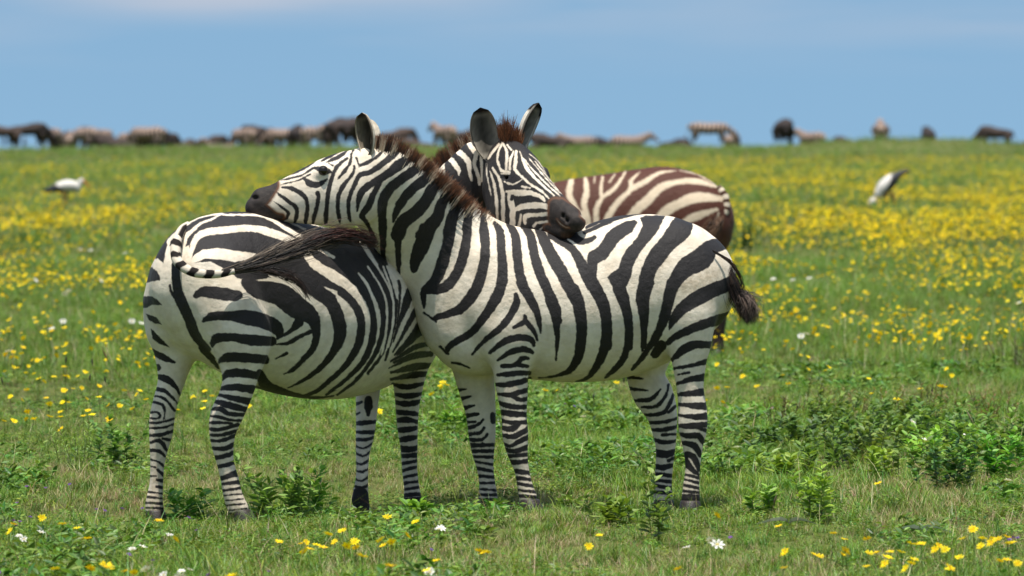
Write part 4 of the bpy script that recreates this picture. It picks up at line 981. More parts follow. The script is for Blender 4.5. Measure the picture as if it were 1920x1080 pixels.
# ------------------------------------------------------------------ two storks
M_bird = coat_mat('stork_plumage', (.72, .68, .64), (.03, .03, .035), (.6, .54, .48), edge=1.2)
def bird(chains, Y, black, extra, label, gx, gy):
    r = empty('stork', tuple(P(gx, gy, Y))); tag(r, label, 'stork')
    b = build_body('body', chains, .012, M_bird, {'near': black}, subdiv=True); body_parent(b, r)
    for nm, rows, c in extra:
        q = [[*P(x, y, Y + dy), rad] for x, y, dy, rad in rows]
        o = obj(nm, tube_mesh(nm, q, lambda s, a: np.array(c), M_skin, seg=8, step=.03)); body_parent(o, r)
D1 = 111.
bird([chain([(84, 358, D1, 3, .04), (95, 355, D1, 6, .07), (110, 351, D1, 9, .10), (125, 348, D1, 11, .12), (138, 349, D1, 10, .10), (146, 353, D1, 6, .06)]),
      chain([(143, 352, D1, 5, .05), (149, 347, D1, 4.5, .04), (152, 339, D1, 5.5, .05)], k=.03)], D1,
     parse('P K 60,340 103,344 112,352 122,357 142,356 150,366 70,372'),
     [('bill', [(156, 338, 0, .018), (163, 345, 0, .014), (168, 354, 0, .004)], (.55, .12, .03)),
      ('leg', [(118, 357, -.05, .02), (119, 376, -.05, .014), (118, 397, -.05, .012)], (.5, .14, .05)), ('leg', [(126, 357, .05, .02), (125, 376, .05, .014), (126, 396, .05, .012)], (.5, .14, .05)),
      ], 'white stork with black wing tips standing at far left among yellow flowers', 120, 396)
D2 = 110.
bird([chain([(1648, 364, D2, 9, .10), (1656, 353, D2, 13, .13), (1667, 342, D2, 13, .13), (1679, 332, D2, 9, .09), (1690, 325, D2, 5.5, .06), (1704, 319, D2, 3, .03)]),
      chain([(1648, 366, D2, 6, .06), (1642, 374, D2, 4, .035), (1637, 380, D2, 3.6, .03)], k=.03), chain([(1636, 377, D2, 6.5, .06), (1632, 381, D2, 5.5, .05)], k=.02)], D2,
     parse('P K 1668,344 1674,322 1692,312 1712,310 1714,324 1690,345 1680,362 1668,372 1658,372 1654,364 1662,354'),
     [('bill', [(1631, 381, 0, .022), (1629, 389, 0, .016), (1627, 398, 0, .004)], (.10, .05, .04)),
      ('leg', [(1660, 362, -.05, .035), (1664, 378, -.05, .02), (1661, 399, -.05, .016)], (.32, .16, .08)), ('leg', [(1670, 360, .05, .035), (1676, 376, .05, .02), (1674, 398, .05, .016)], (.32, .16, .08))],
     'stooping black and white stork at far right, tail up and head down', 1666, 398)

# ------------------------------------------------------------------ ground
def axis_(parts):
    v = []
    for a, b, s in parts: v += list(np.arange(a, b, s))
    return np.array(sorted(set(round(float(q), 4) for q in v)))
gx = np.concatenate([-np.geomspace(14, 3000, 46)[::-1], axis_([(-13.5, -3.2, .5), (-3.2, 3.2, .09), (3.2, 13.6, .5)]), np.geomspace(14, 3000, 46)])
gy = np.concatenate([[-800, -200, -50, -10, 5, 12, 18], axis_([(20, 28.4, .3), (28.4, 31.8, .09), (31.8, 60, .4), (60, 160, 2), (160, 640, 6)]), np.geomspace(650, 6000, 24)])
GX, GY = np.meshgrid(gx, gy, indexing='ij'); GZ = ground_z(GX, GY)
ni, nj = GX.shape; I = np.arange(ni * nj).reshape(ni, nj)
Fg = np.stack([I[:-1, :-1], I[1:, :-1], I[1:, 1:], I[:-1, 1:]], -1).reshape(-1, 4)
m, t, b = node_mat('meadow_soil')
n1 = noise(t, 9, 5, .6); n2 = noise(t, .35, 4, .55); n3 = noise(t, 60, 3, .6); n4 = noise(t, .05, 4, .6)
c = mixc(t, mrange(t, n1.outputs[0], .35, .65), (.040, .072, .012), (.095, .115, .028))
c = mixc(t, mrange(t, n3.outputs[0], .45, .7, 0, .55), c, (.10, .085, .045))
c = mixc(t, mrange(t, n2.outputs[0], .4, .65, 0, .5), c, (.145, .155, .045))
c = mixc(t, mrange(t, n4.outputs[0], .45, .65, 0, .45), c, (.15, .165, .045))
t.links.new(c, b.inputs['Base Color']); b.inputs['Roughness'].default_value = .9; b.inputs['Specular IOR Level'].default_value = .1
bp = N(t, 'ShaderNodeBump'); bp.inputs['Strength'].default_value = .6; bp.inputs['Distance'].default_value = .04
t.links.new(n3.outputs[0], bp.inputs['Height']); t.links.new(bp.outputs[0], b.inputs['Normal'])
g = obj('ground', mesh_from('ground', np.stack([GX, GY, GZ], -1).reshape(-1, 3), Fg, (m,))); g['kind'] = 'structure'

# ------------------------------------------------------------------ plants: building blocks
GREENS = [(.098, .205, .017), (.16, .27, .024), (.056, .138, .012), (.22, .31, .040), (.105, .215, .034)]
DRY = [(.50, .42, .24), (.38, .30, .16), (.24, .15, .08)]
def blade(mb, p, d, h, w, bend, c, n=3, tipc=None):
    """curved tapering grass blade from p, leaning along unit d"""
    d = np.array(d, float); side = np.array((-d[1], d[0], 0)); v = []; cc = []
    for i in range(n + 1):
        s = i / n; q = np.array(p) + np.array((d[0], d[1], 0)) * (bend * s * s * h) + np.array((0, 0, h * (s - .28 * bend * s * s)))
        ww = w * (1 - s ** 1.6) * .5 + .0003
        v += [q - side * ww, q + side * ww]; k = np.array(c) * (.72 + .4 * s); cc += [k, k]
    mb.add(v, [(2 * i, 2 * i + 1, 2 * i + 3, 2 * i + 2) for i in range(n)], np.array(cc))
def leaf(mb, p, ax, nrm, L, w, c, fold=.25, droop=.15):
    ax = np.array(ax, float); ax /= np.linalg.norm(ax); nrm = np.array(nrm, float); nrm -= nrm.dot(ax) * ax; nrm /= np.linalg.norm(nrm) + 1e-9
    sd_ = np.cross(ax, nrm); p = np.array(p, float); v = []; cc = []
    prof = ((0, .08), (.2, .7), (.45, 1), (.72, .68), (1, .03))
    for s, k in prof:
        q = p + ax * L * s - nrm * droop * L * s * s
        v += [q - sd_ * w * .5 * k + nrm * fold * w * k * .5, q, q + sd_ * w * .5 * k + nrm * fold * w * k * .5]
        cc += [np.array(c), np.array(c) * .8, np.array(c)]
    f = []
    for i in range(4): a = 3 * i; f += [(a, a + 1, a + 4, a + 3), (a + 1, a + 2, a + 5, a + 4)]
    mb.add(v, f, np.array(cc))
def rdir(): a = random.random() * 2 * math.pi; return (math.cos(a), math.sin(a))
def tuft(kind):
    mb = MB()
    n = {'fine': 26, 'lush': 22, 'dry': 16, 'herb': 6, 'tall': 22, 'broad': 4, 'straw': 5}[kind]
    for i in range(n):
        r = .055 * math.sqrt(random.random()); a = random.random() * 6.28; p = (r * math.cos(a), r * math.sin(a), -.01)
        c = random.choice(GREENS) if kind not in ('dry', 'straw') else random.choice(DRY)
        if kind in ('fine', 'tall') and random.random() < .12: c = random.choice(DRY)
        h = {'fine': .05 + .06 * random.random(), 'lush': .06 + .09 * random.random(), 'dry': .05 + .08 * random.random(), 'herb': .05, 'tall': .12 + .16 * random.random(), 'broad': .06, 'straw': .16 + .2 * random.random()}[kind]
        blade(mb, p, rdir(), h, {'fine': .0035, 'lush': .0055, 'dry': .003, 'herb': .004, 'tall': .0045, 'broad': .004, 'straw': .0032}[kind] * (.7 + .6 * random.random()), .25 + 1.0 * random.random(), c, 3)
    if kind == 'broad':
        for i in range(13):
            r = .05 * math.sqrt(random.random()); a = random.random() * 6.28; h = .01 + .11 * random.random(); d = rdir()
            leaf(mb, (r * math.cos(a), r * math.sin(a), h), (d[0], d[1], .1 + .8 * random.random()), (random.gauss(0, .3), random.gauss(0, .3), 1), .045 + .035 * random.random(), .018 + .012 * random.random(), random.choice([(.08, .19, .02), (.12, .25, .03), (.055, .13, .02), (.17, .29, .04)]))
    if kind == 'herb':
        for i in range(22):
            r = .06 * math.sqrt(random.random()); a = random.random() * 6.28; h = .01 + .07 * random.random(); d = rdir()
            leaf(mb, (r * math.cos(a), r * math.sin(a), h), (d[0], d[1], .5 * random.random()), (random.gauss(0, .3), random.gauss(0, .3), 1), .022 + .02 * random.random(), .011 + .008 * random.random(), random.choice(GREENS[:4]))
    return mb.mesh('tuft_' + kind, (M_grass,), smooth=False)
def flower_mesh(kind, size=.034, h=.16, face=.5):
    """stem, a few leaves, a head of petals tilted by `face`"""
    mb = MB(); lean = random.gauss(0, .12), random.gauss(0, .12)
    top = np.array((lean[0] * h, lean[1] * h, h))
    for k in range(3):
        a = k * 2.094; o = np.array((math.cos(a), math.sin(a), 0)) * .0013
        a2 = (k + 1) * 2.094; o2 = np.array((math.cos(a2), math.sin(a2), 0)) * .0013
        mb.add([o, o2, top + o2 * .7, top + o * .7], [(0, 1, 2, 3)], (.09, .15, .04))
    a = random.random() * 6.28; nrm = np.array((math.sin(face) * math.cos(a), math.sin(face) * math.sin(a), math.cos(face)))
    u = np.cross(nrm, (.3, .2, 1)); u /= np.linalg.norm(u); v = np.cross(nrm, u)
    col, ctr, n, wf = {'yellow': ((.88, .68, .010), (.80, .50, .008), 11, .42), 'white': ((.78, .76, .72), (.6, .5, .2), 8, .55), 'purple': ((.22, .10, .42), (.3, .15, .35), 7, .6)}[kind]
    for ring, (nn, sc, upk) in enumerate(((n, 1, .28), (n - 3, .72, .6)) if kind != 'purple' else ((n, .8, .5), (5, .5, 1.2))):
        for i in range(nn):
            an = (i + .5 * ring) / nn * 6.283 + random.gauss(0, .08); d = u * math.cos(an) + v * math.sin(an); L = size * .5 * sc * (.85 + .3 * random.random())
            sd_ = np.cross(d, nrm); w = size * wf * .42 * sc
            p0 = top + d * size * .06; p1 = top + d * L * .62 + nrm * L * .62 * upk; p2 = top + d * L + nrm * L * (upk * .9 + random.gauss(0, .08))
            cc = np.array(col) * (.85 + .25 * random.random())
            mb.add([p0, p1 - sd_ * w * .5, p2 - sd_ * w * .22, p2 + sd_ * w * .22, p1 + sd_ * w * .5], [(0, 4, 3, 2, 1)], cc)
    cv = [top + nrm * size * .12]; r = size * .15
    for i in range(8): an = i / 8 * 6.283; cv.append(top + (u * math.cos(an) + v * math.sin(an)) * r + nrm * size * .03)
    mb.add(cv, [(0, 1 + i, 1 + (i + 1) % 8) for i in range(8)], ctr)
    return mb.mesh(kind + '_flower', (M_petal,), smooth=False)
def scatter(name, pts, rot, scl, idx, meshes, label_kind='stuff'):
    """one object: points that carry instances of the given meshes through geometry nodes"""
    me = mesh_from(name, pts, [], ())
    for k, typ, d in (('rot', 'FLOAT_VECTOR', rot), ('scl', 'FLOAT', scl), ('pick', 'INT', idx)):
        a = me.attributes.new(k, typ, 'POINT'); a.data.foreach_set('vector' if typ == 'FLOAT_VECTOR' else 'value', np.asarray(d, dtype=np.int32 if typ == 'INT' else np.float32).ravel())
    o = obj(name, me); o['kind'] = label_kind
    coll = bpy.data.collections.new(name + '_kinds')
    for i, q in enumerate(meshes): coll.objects.link(bpy.data.objects.new('%s_kind_%02d' % (name, i), q))
    ng = bpy.data.node_groups.new(name, 'GeometryNodeTree')
    ng.interface.new_socket('Geometry', in_out='INPUT', socket_type='NodeSocketGeometry'); ng.interface.new_socket('Geometry', in_out='OUTPUT', socket_type='NodeSocketGeometry')
    gi = ng.nodes.new('NodeGroupInput'); go = ng.nodes.new('NodeGroupOutput'); ip = ng.nodes.new('GeometryNodeInstanceOnPoints'); ci = ng.nodes.new('GeometryNodeCollectionInfo')
    ci.inputs['Collection'].default_value = coll; ci.inputs['Separate Children'].default_value = True; ci.inputs['Reset Children'].default_value = True
    def na(nm, ty): q = ng.nodes.new('GeometryNodeInputNamedAttribute'); q.data_type = ty; q.inputs['Name'].default_value = nm; return q
    ip.inputs['Pick Instance'].default_value = True
    L = ng.links.new
    L(gi.outputs[0], ip.inputs['Points']); L(ci.outputs[0], ip.inputs['Instance'])
    L(na('pick', 'INT').outputs['Attribute'], ip.inputs['Instance Index']); L(na('rot', 'FLOAT_VECTOR').outputs['Attribute'], ip.inputs['Rotation']); L(na('scl', 'FLOAT').outputs['Attribute'], ip.inputs['Scale'])
    L(ip.outputs[0], go.inputs[0])
    md = o.modifiers.new('scatter', 'NODES'); md.node_group = ng
    return o
# smooth value noise for clumping
_ng = rng.random((64, 64))
def vnoise(x, y, s):
    x = np.asarray(x) / s + 100; y = np.asarray(y) / s + 100; i = np.floor(x).astype(int); j = np.floor(y).astype(int); u = x - i; v = y - j
    u = u * u * (3 - 2 * u); v = v * v * (3 - 2 * v); g_ = lambda a, b: _ng[a % 64, b % 64]
    return (g_(i, j) * (1 - u) + g_(i + 1, j) * u) * (1 - v) + (g_(i, j + 1) * (1 - u) + g_(i + 1, j + 1) * u) * v
def field_pts(d0, d1, dens, margin=1.55, extra=1.4):
    """random ground points between two distances, over the width the photograph takes in and a margin beside it"""
    A = .1517 * margin * (d1 ** 2 - d0 ** 2) / 2 + 2 * extra * (d1 - d0); n = int(A * dens)
    d = np.sqrt(rng.random(int(n * 1.4)) * (d1 ** 2 - d0 ** 2) + d0 ** 2)[:n]
    x = (rng.random(len(d)) - .5) * (.1517 * margin * d + 2 * extra)
    return x, d

# ------------------------------------------------------------------ grass
kinds = ['fine', 'fine', 'fine', 'lush', 'lush', 'dry', 'herb', 'herb', 'tall', 'tall', 'broad', 'broad', 'straw']
tufts = [tuft(k) for k in kinds]
X_, Y_, S_, I_ = [], [], [], []
for d0, d1, dens, sc in ((22.5, 30, 340, .60), (30, 44, 270, .56), (44, 75, 120, .62), (75, 200, 22, .85), (200, 470, 2.2, 1.1)):
    x, d = field_pts(d0, d1, dens)
    if d0 == 30: ex = (rng.random(2600) - .5) * 5; ey = 30 + rng.random(2600) * 3.5; x = np.append(x, ex); d = np.append(d, ey)
    n = len(x); k = rng.random(n); w1 = vnoise(x, d * .5, .55); w2 = vnoise(x + 40, d * .5, 1.7); w3 = vnoise(x + 9, d * .4 + 7, .9)
    pick = np.where(k < .42, rng.integers(0, 3, n), np.where(k < .62, rng.integers(3, 5, n), np.where(k < .72, 5, rng.integers(6, 8, n))))
    pick = np.where((w2 > .62) & (k > .5), rng.integers(3, 5, n), pick); pick = np.where((w1 > .66) & (k < .5), rng.integers(6, 8, n), pick)
    pick = np.where((d > 75) & (rng.random(n) < .3), 5, pick); pick = np.where((w3 > .74) & (k > .7), 5, pick)
    tl_ = (rng.random(n) < (.05 if d1 <= 44 else .35)); pick = np.where(tl_, rng.integers(8, 10, n), pick)
    w5 = vnoise(x * 1.2 + 70, d * .6 + 3, .8)
    if d1 <= 44:
        pick = np.where((w5 > .7) & (rng.random(n) < .35), rng.integers(10, 12, n), pick); pick = np.where(rng.random(n) < .012, 12, pick)
    keep = rng.random(n) < np.clip(.45 + w1, 0, 1)
    s = sc * (.55 + .75 * rng.random(n)) * (.65 + .7 * w2)
    for fx, fy, fz_ in feet:
        s = np.where(((x - fx) / .13) ** 2 + ((d - fy + .3) / .5) ** 2 < 1, s * .6, s)
    X_.append(x[keep]); Y_.append(d[keep]); S_.append(s[keep]); I_.append(pick[keep])
X_, Y_, S_, I_ = map(np.concatenate, (X_, Y_, S_, I_))
rot = np.stack([rng.normal(size=len(X_)) * .12, rng.normal(size=len(X_)) * .12, rng.random(len(X_)) * 6.283], -1)
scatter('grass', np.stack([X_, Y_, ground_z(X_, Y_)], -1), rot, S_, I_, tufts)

# ------------------------------------------------------------------ flowers
FC = {'F1': (0, 640, 2.4547), 'F2': (640, 700, 2.842), 'F3': (1280, 640, 2.4547)}
NEAR = {
 'yellow': {'F1': '70,70 183,148 165,168 200,180 260,165 290,160 330,165 375,160 400,142 497,138 410,140 345,203 385,203 465,195 303,215 140,218 50,257 117,270 215,263 215,285 290,278 310,277 120,320 400,262 460,253 403,317 430,353 475,295 560,293 597,308 650,265 610,237 580,210 625,100 670,103 665,222 20,372 75,368 105,365 125,362 150,365 230,355 255,357 380,353 500,363 275,397 288,320 885,250 905,245 955,222 965,242 943,288 937,317 820,320 1150,300 50,838 195,812 265,840 347,858 368,922 15,880 830,915 1315,917 1360,922 1427,918 1485,920 1515,940 1445,950 1380,970 1497,885 1540,912 212,1040 405,1050 420,1030 545,1070 1022,1060 755,820 600,1075',
            'F2': '525,55 540,75 560,75 515,90 468,110 440,90 215,190 230,185 1445,40 1178,82 1085,92 225,757 383,845 422,790 22,835 85,880 30,910 60,905 255,885 255,908 115,980 258,1015 490,978 715,930 735,940 770,935 455,1045 1390,858 1330,910 190,875',
            'F3': '152,113 585,125 640,125 682,107 445,150 150,210 200,208 282,158 140,280 183,265 508,197 855,235 1175,205 1018,272 878,180 1245,158 1217,120 1100,215 350,205 178,810 440,850 900,648 680,885 760,918 885,933 870,967 745,970 775,955 825,975 450,972 570,988 605,992 435,1035 845,1030 912,1025 25,1048 970,975 985,995 1015,968 1060,935 1115,940 1148,965 1197,953 1223,972 1262,920 1353,880 1360,915 1420,913 1408,942 1380,962 1470,925 1468,950 1508,905 1515,935 1555,930 1105,1010 1047,1027 1250,1030 1250,1045 1275,1005 1448,1020 1525,1010 1560,1025 1000,1040'},
 'white': {'F1': '195,858 95,888 85,880 770,880 785,872 605,945 665,928 705,1035 760,1060 858,1050 835,1050 880,1045', 'F2': '500,795 515,800 455,1010 470,1015 1285,205 1127,178', 'F3': '130,880 145,888 10,918 403,285 1033,368 1305,407 1125,427 1500,620 1228,550'},
 'purple': {'F1': '115,632 198,636 333,613 455,725 484,730 133,778 82,797 35,792 48,803 667,668 873,783 918,840 610,968 680,1003 950,1068 1258,1050 15,1038 65,695 540,683', 'F2': '1175,140 1258,150 1245,158 490,898 400,1010', 'F3': '1480,895 1500,890 1520,890 243,873 1455,903'}}
BIGF = {('F1', 420, 1030), ('F1', 1022, 1060), ('F2', 115, 980), ('F2', 258, 1015), ('F2', 715, 930), ('F3', 1175, 205), ('F3', 1018, 272), ('F3', 140, 280), ('F1', 858, 1050), ('F3', 130, 880)}
FM = {'yellow': [flower_mesh('yellow', .034, .14, f) for f in (.2, .5, .8, 1.0, .35)], 'white': [flower_mesh('white', .034, .11, f) for f in (.3, .8)], 'purple': [flower_mesh('purple', .024, .09, f) for f in (.2, .6)]}
HGT = {'yellow': .125, 'white': .115, 'purple': .10}
LAB = {'yellow': 'yellow daisy-like flower on a thin stem in the grass', 'white': 'small white flower low in the grass', 'purple': 'small purple flower low in the grass'}
count = {'yellow': 0}
for kind, cr_ in NEAR.items():
    for ck, txt in cr_.items():
        ox, oy, s = FC[ck]
        for pr in txt.split():
            a, b = map(float, pr.split(',')); big = (ck, int(a), int(b)) in BIGF
            px, py = ox + a / s, oy + b / s; k = (1.6 if big else 1.12) * (.85 + .3 * random.random()); hh = HGT[kind] * k
            d = FPX * (CAMH - hh) / (py - HOR); X = (px - 960) / FPX * d; z = float(ground_z(X, d))
            o = obj(kind + '_flower', random.choice(FM[kind])); o.location = (X, d, z - .005); o.rotation_euler = (0, 0, random.random() * 6.28); o.scale = (k, k, (hh + .0) / HGT[kind] * .9)
            tag(o, LAB[kind], 'flower', kind + ' flowers in the meadow'); count[kind] = count.get(kind, 0) + 1
# the flower carpet behind the zebras: the nearest stand alone, the rest are one mass
x, d = field_pts(38, 215, 80)
ypx = HOR + FPX * 1.65 / d; xpx = 960 + FPX * x / d
c1 = vnoise(x * 1.0, d * .16, 1.1); c2 = vnoise(x + 31, d * .10 + 5, 2.7); c3 = vnoise(x * 1.3 + 11, d * .35, .7)
c4 = vnoise(x * 2 + 3, d * .6 + 9, .5); rho = np.clip((c1 * .38 + c3 * .37 + c4 * .25) * 3.2 - 1.15, 0.03, 1.2) * np.clip(c2 * 1.8 - .2, .25, 1.15)
env = np.interp(ypx, [285, 320, 360, 400, 430, 470, 500, 540, 570, 610, 640, 655, 668, 690], [.12, .22, .5, .75, .72, .55, .8, .8, .45, .6, .75, .5, .06, 0])
left = np.interp(ypx, [300, 470, 500, 550, 570, 610, 640, 660, 690], [.6, .6, 1.7, 1.5, .35, .55, 2.2, 1.3, .7])
envx = np.where(xpx < 500, env * left, env * np.where(ypx > 560, 1.6, 1.3))
envx = np.where((xpx < 300) & (ypx > 650) & (ypx < 700), .25, envx)
envx = envx * np.interp(d, [38, 60, 90, 140, 215], [.95, .85, .68, .42, .25])
keep = rng.random(len(x)) < rho * envx * np.where(xpx > 700, 1.15, 1.5)
x, d = x[keep], d[keep]; n = len(x); o_ = np.argsort(d); x, d = x[o_], d[o_]
inview = np.abs(960 + FPX * x / d - 960) < 960
hidden = (np.abs(FPX * x / d - 130 * 0 + 960 - 1090) < 220) & (HOR + FPX * 1.6 / d > 430) & (HOR + FPX * 1.6 / d < 690)
hidden |= (np.abs(FPX * x / d + 960 - 520) < 250) & (HOR + FPX * 1.6 / d > 420) & (HOR + FPX * 1.6 / d < 730)
vis = np.where(inview & ~hidden)[0]; solo = set(vis[:300 - count['yellow']].tolist())
sc = (.62 + .5 * rng.random(n)) * np.interp(d, [38, 60, 120, 215], [1.1, 1.2, 1.3, 1.4]); hs = rng.random(n)
for i in sorted(solo):
    o = obj('yellow_flower', FM['yellow'][rng.integers(5)]); k = float(sc[i]); o.location = (float(x[i]), float(d[i]), float(ground_z(x[i], d[i]))); o.rotation_euler = (0, 0, random.random() * 6.28); o.scale = (k, k, k * (.9 + .5 * float(hs[i])))
    tag(o, LAB['yellow'], 'flower', 'yellow flowers in the meadow')
rest = np.array([i for i in range(n) if i not in solo])
scatter('yellow_flowers', np.stack([x[rest], d[rest], ground_z(x[rest], d[rest]) + .05 * hs[rest]], -1), np.stack([np.zeros(len(rest)), np.zeros(len(rest)), rng.random(len(rest)) * 6.28], -1), sc[rest], rng.integers(0, 5, len(rest)), FM['yellow'])
for (px, py) in ((155, 430), (152, 467), (170, 468), (232, 478), (58, 528), (180, 528), (123, 551), (136, 548), (243, 602), (115, 603), (95, 620), (268, 604), (12, 660), (1450, 525), (1485, 530), (1517, 525), (1500, 637), (1515, 632), (1908, 572), (1540, 410), (1517, 360), (820, 655), (1425, 490)):
    d_ = FPX * (CAMH - .17) / (py - HOR); X = (px - 960) / FPX * d_
    o = obj('white_flower', random.choice(FM['white'])); k = 1.6; o.location = (X, d_, float(ground_z(X, d_))); o.scale = (k, k, k); o.rotation_euler = (0, 0, random.random() * 6.28)
    tag(o, 'white flower among the yellow carpet of flowers', 'flower', 'white flowers among the yellow ones')

# ------------------------------------------------------------------ weeds and leafy plants, each on its own
def base_at(px, py):
    d = FPX * CAMH / (py - HOR); X = (px - 960) / FPX * d; z = float(ground_z(X, d))
    return X, d, z
def plant(px, py, hpx, wpx, kind, label):
    X, d, z = base_at(px, py); h = hpx * d / FPX; w = wpx * d / FPX
    r = empty('leafy_plant', (X, d, z)); tag(r, label, 'plant')
    st = MB(); lf = MB()
    cols = {'bright': [(.18, .38, .04), (.26, .46, .06), (.12, .29, .03)], 'dark': [(.09, .19, .035), (.14, .26, .045), (.19, .32, .06), (.08, .17, .03)], 'fern': [(.24, .33, .05), (.19, .29, .05)], 'brown': [(.26, .14, .06), (.2, .17, .06), (.12, .16, .05)], 'grey': [(.11, .16, .07)], 'heather': [(.17, .12, .11), (.12, .11, .07), (.1, .13, .05)]}[kind]
    ns = max(4, int(w * 56)) if kind != 'grey' else 1
    for i in range(ns):
        bx, by = random.gauss(0, w * .25), random.gauss(0, w * .22); hh = h * (.5 + .65 * random.random() ** .8); ln = (random.gauss(0, .22) + bx / w * .5, random.gauss(0, .2))
        topp = np.array((bx + ln[0] * hh, by + ln[1] * hh, hh))
        bp_ = np.array((bx, by, -.01))
        for k in range(3):
            a, a2 = k * 2.094, (k + 1) * 2.094; o = np.array((math.cos(a), math.sin(a), 0)) * .0022; o2 = np.array((math.cos(a2), math.sin(a2), 0)) * .0022
            st.add([bp_ + o, bp_ + o2, topp + o2 * .5, topp + o * .5], [(0, 1, 2, 3)], (.10, .12, .05) if kind not in ('brown', 'heather') else (.16, .09, .05))
        if kind == 'grey': continue
        nl = int(8 + hh * (70 if kind in ('fern', 'brown', 'heather') else 46))
        for k in range(nl):
            s = .12 + .88 * (k / nl) ** .8; q = bp_ * (1 - s) + topp * s; dd = rdir(); u = .25 + .9 * s * random.random()
            if kind in ('fern', 'brown', 'heather'): leaf(lf, q, (dd[0], dd[1], .5 + u), (random.gauss(0, .4), random.gauss(0, .4), 1), .03 * (.6 + .7 * random.random()), .006, random.choice(cols))
            else: leaf(lf, q, (dd[0], dd[1], u), (random.gauss(0, .3), random.gauss(0, .3), 1), (.066 if kind == 'bright' else .054) * (1.25 - .5 * s) * (.7 + .5 * random.random()), .027 * (1.2 - .4 * s), random.choice(cols))
    if kind == 'grey':
        for k in range(4):
            a = (k % 2) * math.pi + random.gauss(0, .35); leaf(lf, (0, 0, h * .5), (math.cos(a), .4 * math.sin(a) - .1, .9), (0, -.5, 1), w * .42, w * .15, cols[0], .9, 1.3)
    o = obj('stem', st.mesh('stem', (M_plant,)), r); o = obj('foliage', lf.mesh('foliage', (M_plant,), smooth=False), r)
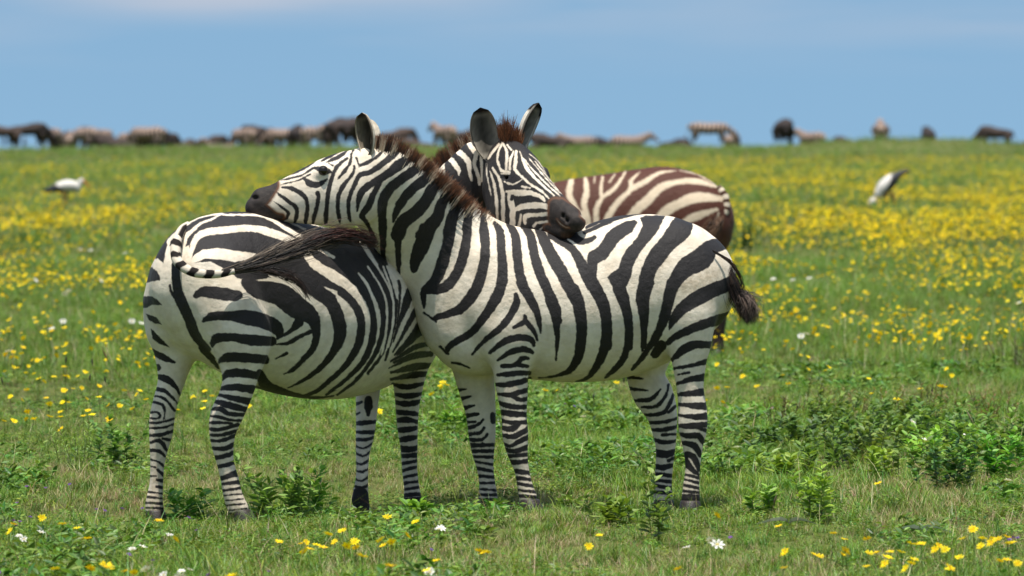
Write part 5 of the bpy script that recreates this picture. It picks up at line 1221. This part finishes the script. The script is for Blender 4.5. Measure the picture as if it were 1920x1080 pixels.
for a in (
 (1532, 978, 105, 60, 'bright', 'bright green leafy plant, the tallest one in the right foreground'),
 (1425, 966, 75, 60, 'bright', 'leafy green plant left of the tallest one in the right foreground'),
 (1560, 892, 100, 70, 'dark', 'dark upright weed behind the tallest bright plant at right'),
 (1622, 872, 85, 80, 'dark', 'dark weed in the middle of the right weed patch'),
 (1690, 852, 80, 100, 'dark', 'broad dark weed right of the middle of the weed patch'),
 (1769, 921, 95, 90, 'dark', 'dark leafy weed nearer the camera in the right weed patch'),
 (1815, 848, 80, 100, 'dark', 'dark weed between the near dark weed and the bright shrub at right'),
 (1872, 905, 85, 80, 'bright', 'bright leafy shrublet close to the right edge'),
 (1905, 872, 60, 60, 'bright', 'small bright leafy plant touching the right edge'),
 (1490, 838, 60, 90, 'dark', 'low dark weed just right of the right zebra'),
 (1440, 850, 50, 70, 'dark', 'lowest dark weed beside the hind legs of the right zebra'),
 (1510, 800, 85, 50, 'brown', 'rusty brown feathery weed right of the zebra tail'),
 (1459, 815, 60, 60, 'brown', 'small olive brown weed nearest the right zebra'),
 (1634, 800, 62, 60, 'brown', 'rusty weed with a flat brown top in the weed patch'),
 (1738, 800, 80, 80, 'brown', 'wide rusty feathery weed at the back of the weed patch'),
 (1900, 700, 78, 60, 'heather', 'purplish brown dry tuft at the right edge among flowers'),
 (1157, 985, 55, 70, 'bright', 'light green rosette plant in front of the shadow under the right zebra'),
 (1545, 815, 70, 90, 'dark', 'mid green weed between the two smaller rusty weeds in the weed patch'),
 (1590, 862, 80, 100, 'dark', 'bushy weed behind the tallest bright plant, left half of the weed patch'),
 (1650, 825, 70, 100, 'dark', 'weed just below the rusty weed with the flat top'),
 (1720, 830, 75, 110, 'dark', 'weed just below the wide rusty feathery weed'),
 (1735, 905, 75, 110, 'dark', 'spreading weed left of the near dark weed at right'),
 (1790, 865, 70, 100, 'bright', 'fresh weed near the right end of the weed patch'),
 (1845, 872, 75, 110, 'dark', 'spreading weed behind the bright shrublet close to the right edge'),
 (1895, 835, 60, 90, 'dark', 'weed behind the small bright plant at the right edge'),
 (1470, 905, 50, 90, 'bright', 'pale green weed between the near hind hoof and the bright plants'),
 (1510, 895, 60, 80, 'dark', 'weed right behind the tallest bright leafy plant'),
 (1400, 800, 40, 80, 'bright', 'low pale green weed right of the zebra hock'),
 (1575, 780, 50, 60, 'brown', 'straggly rusty weed between the feathery one and the flat topped one'),
 (1685, 790, 50, 70, 'brown', 'thin rusty weed left of the wide feathery one'),
 (1600, 835, 60, 90, 'dark', 'green weed at the far side of the patch below the flat topped rusty one'),
 (1752, 880, 70, 60, 'bright', 'fresh green weed between two dark ones in the right weed patch'),
 (1655, 905, 60, 50, 'bright', 'small fresh green weed at the near edge of the weed patch'),
 (1860, 800, 60, 90, 'brown', 'brownish weed behind the bright shrublet at right'),
 (1365, 900, 40, 60, 'dark', 'little dark weed just right of the near hind hoof'),
 (1080, 955, 30, 60, 'dark', 'little dark weed under the belly of the right zebra'),
 (1236, 1020, 125, 26, 'dark', 'single tall dark stemmed weed in front of the right zebra hind hooves'),
 (788, 975, 36, 60, 'bright', 'low bright plant before the front hoof of the left zebra'),
 (846, 812, 46, 50, 'bright', 'small leafy plant between the two zebras'),
 (138, 885, 90, 90, 'fern', 'yellow green ferny plant at left'),
 (222, 880, 90, 70, 'dark', 'dark bushy weed between the ferny plant and the left hind hoof'),
 (354, 952, 60, 70, 'bright', 'bright weed between the hind hooves of the left zebra'),
 (540, 968, 115, 90, 'dark', 'bushy dark green weed under the belly of the left zebra'),
 (592, 950, 95, 80, 'bright', 'bright weed right of the bushy one under the left zebra belly'),
 (490, 950, 80, 60, 'bright', 'bright weed just right of the right hind leg of the left zebra'),
 (1480, 998, 42, 95, 'grey', 'plant with drooping grey green leaves below the bright plants'),
 (1728, 1015, 46, 100, 'grey', 'plant with drooping grey green leaves by the foreground yellow flowers'),
 (850, 1005, 30, 80, 'grey', 'small drooping grey leaved plant in front of the far front hoof'),
 (1400, 475, 60, 70, 'dark', 'dark round bush among yellow flowers behind the zebra rump'),
): plant(*a)
def stalk(px, py, hpx, label, c=(.16, .12, .07), head=(.05, .035, .03), lean=0., hl_=.04):
    X, d, z = base_at(px, py); h = hpx * d / FPX; r = empty('grass_stalk', (X, d, z)); tag(r, label, 'grass stalk')
    top = (lean * h, 0, h); o = obj('stem', tube_mesh('stem', [[0, 0, 0, .0014], [lean * h * .4, .01, h * .55, .0012], [*top, .001]], lambda s, a: np.array(c), M_plant, seg=5, step=.02), r)
    o = obj('seed_head', tube_mesh('seed_head', [[*top, .002], [top[0] + lean * hl_ * .5, 0, top[2] + hl_ * .5, .0045], [top[0] + lean * hl_ + .004, 0, top[2] + hl_, .001]], lambda s, a: np.array(head), M_plant, seg=6, step=.006), r)
SL = 'tall thin grass stalk with a dark seed head, '
for a in ((123, 800, 118, SL + 'the tallest at left'), (168, 812, 100, SL + 'right of the tallest one'), (26, 790, 70, SL + 'nearest the left edge', (.16, .12, .07), (.05, .035, .03), -.3), (218, 800, 80, SL + 'left of the zebra hind leg', (.16, .12, .07), (.05, .035, .03), -.25),
          (255, 780, 105, 'bent reddish grass stalk brushing the left hind leg', (.2, .1, .06), (.16, .08, .05), -.5, .08), (190, 800, 112, SL + 'among yellow flowers at left', (.16, .12, .07), (.05, .035, .03), -.15), (1170, 790, 68, SL + 'under the belly of the right zebra'), (1113, 800, 50, SL + 'shorter, under the right zebra'),
          (921, 999, 96, 'long straw coloured bent stalk in front of the far front hoof', (.45, .4, .16), (.4, .33, .14), -.45), (1748, 800, 62, SL + 'by the wide rusty weed'), (1440, 1000, 60, SL + 'by the drooping grey plant', (.2, .15, .08), (.12, .08, .05), .2), (1868, 860, 70, 'pale curled grass stalk in the right weed patch', (.4, .36, .18), (.4, .33, .2), -.6, .07)):
    stalk(*a)
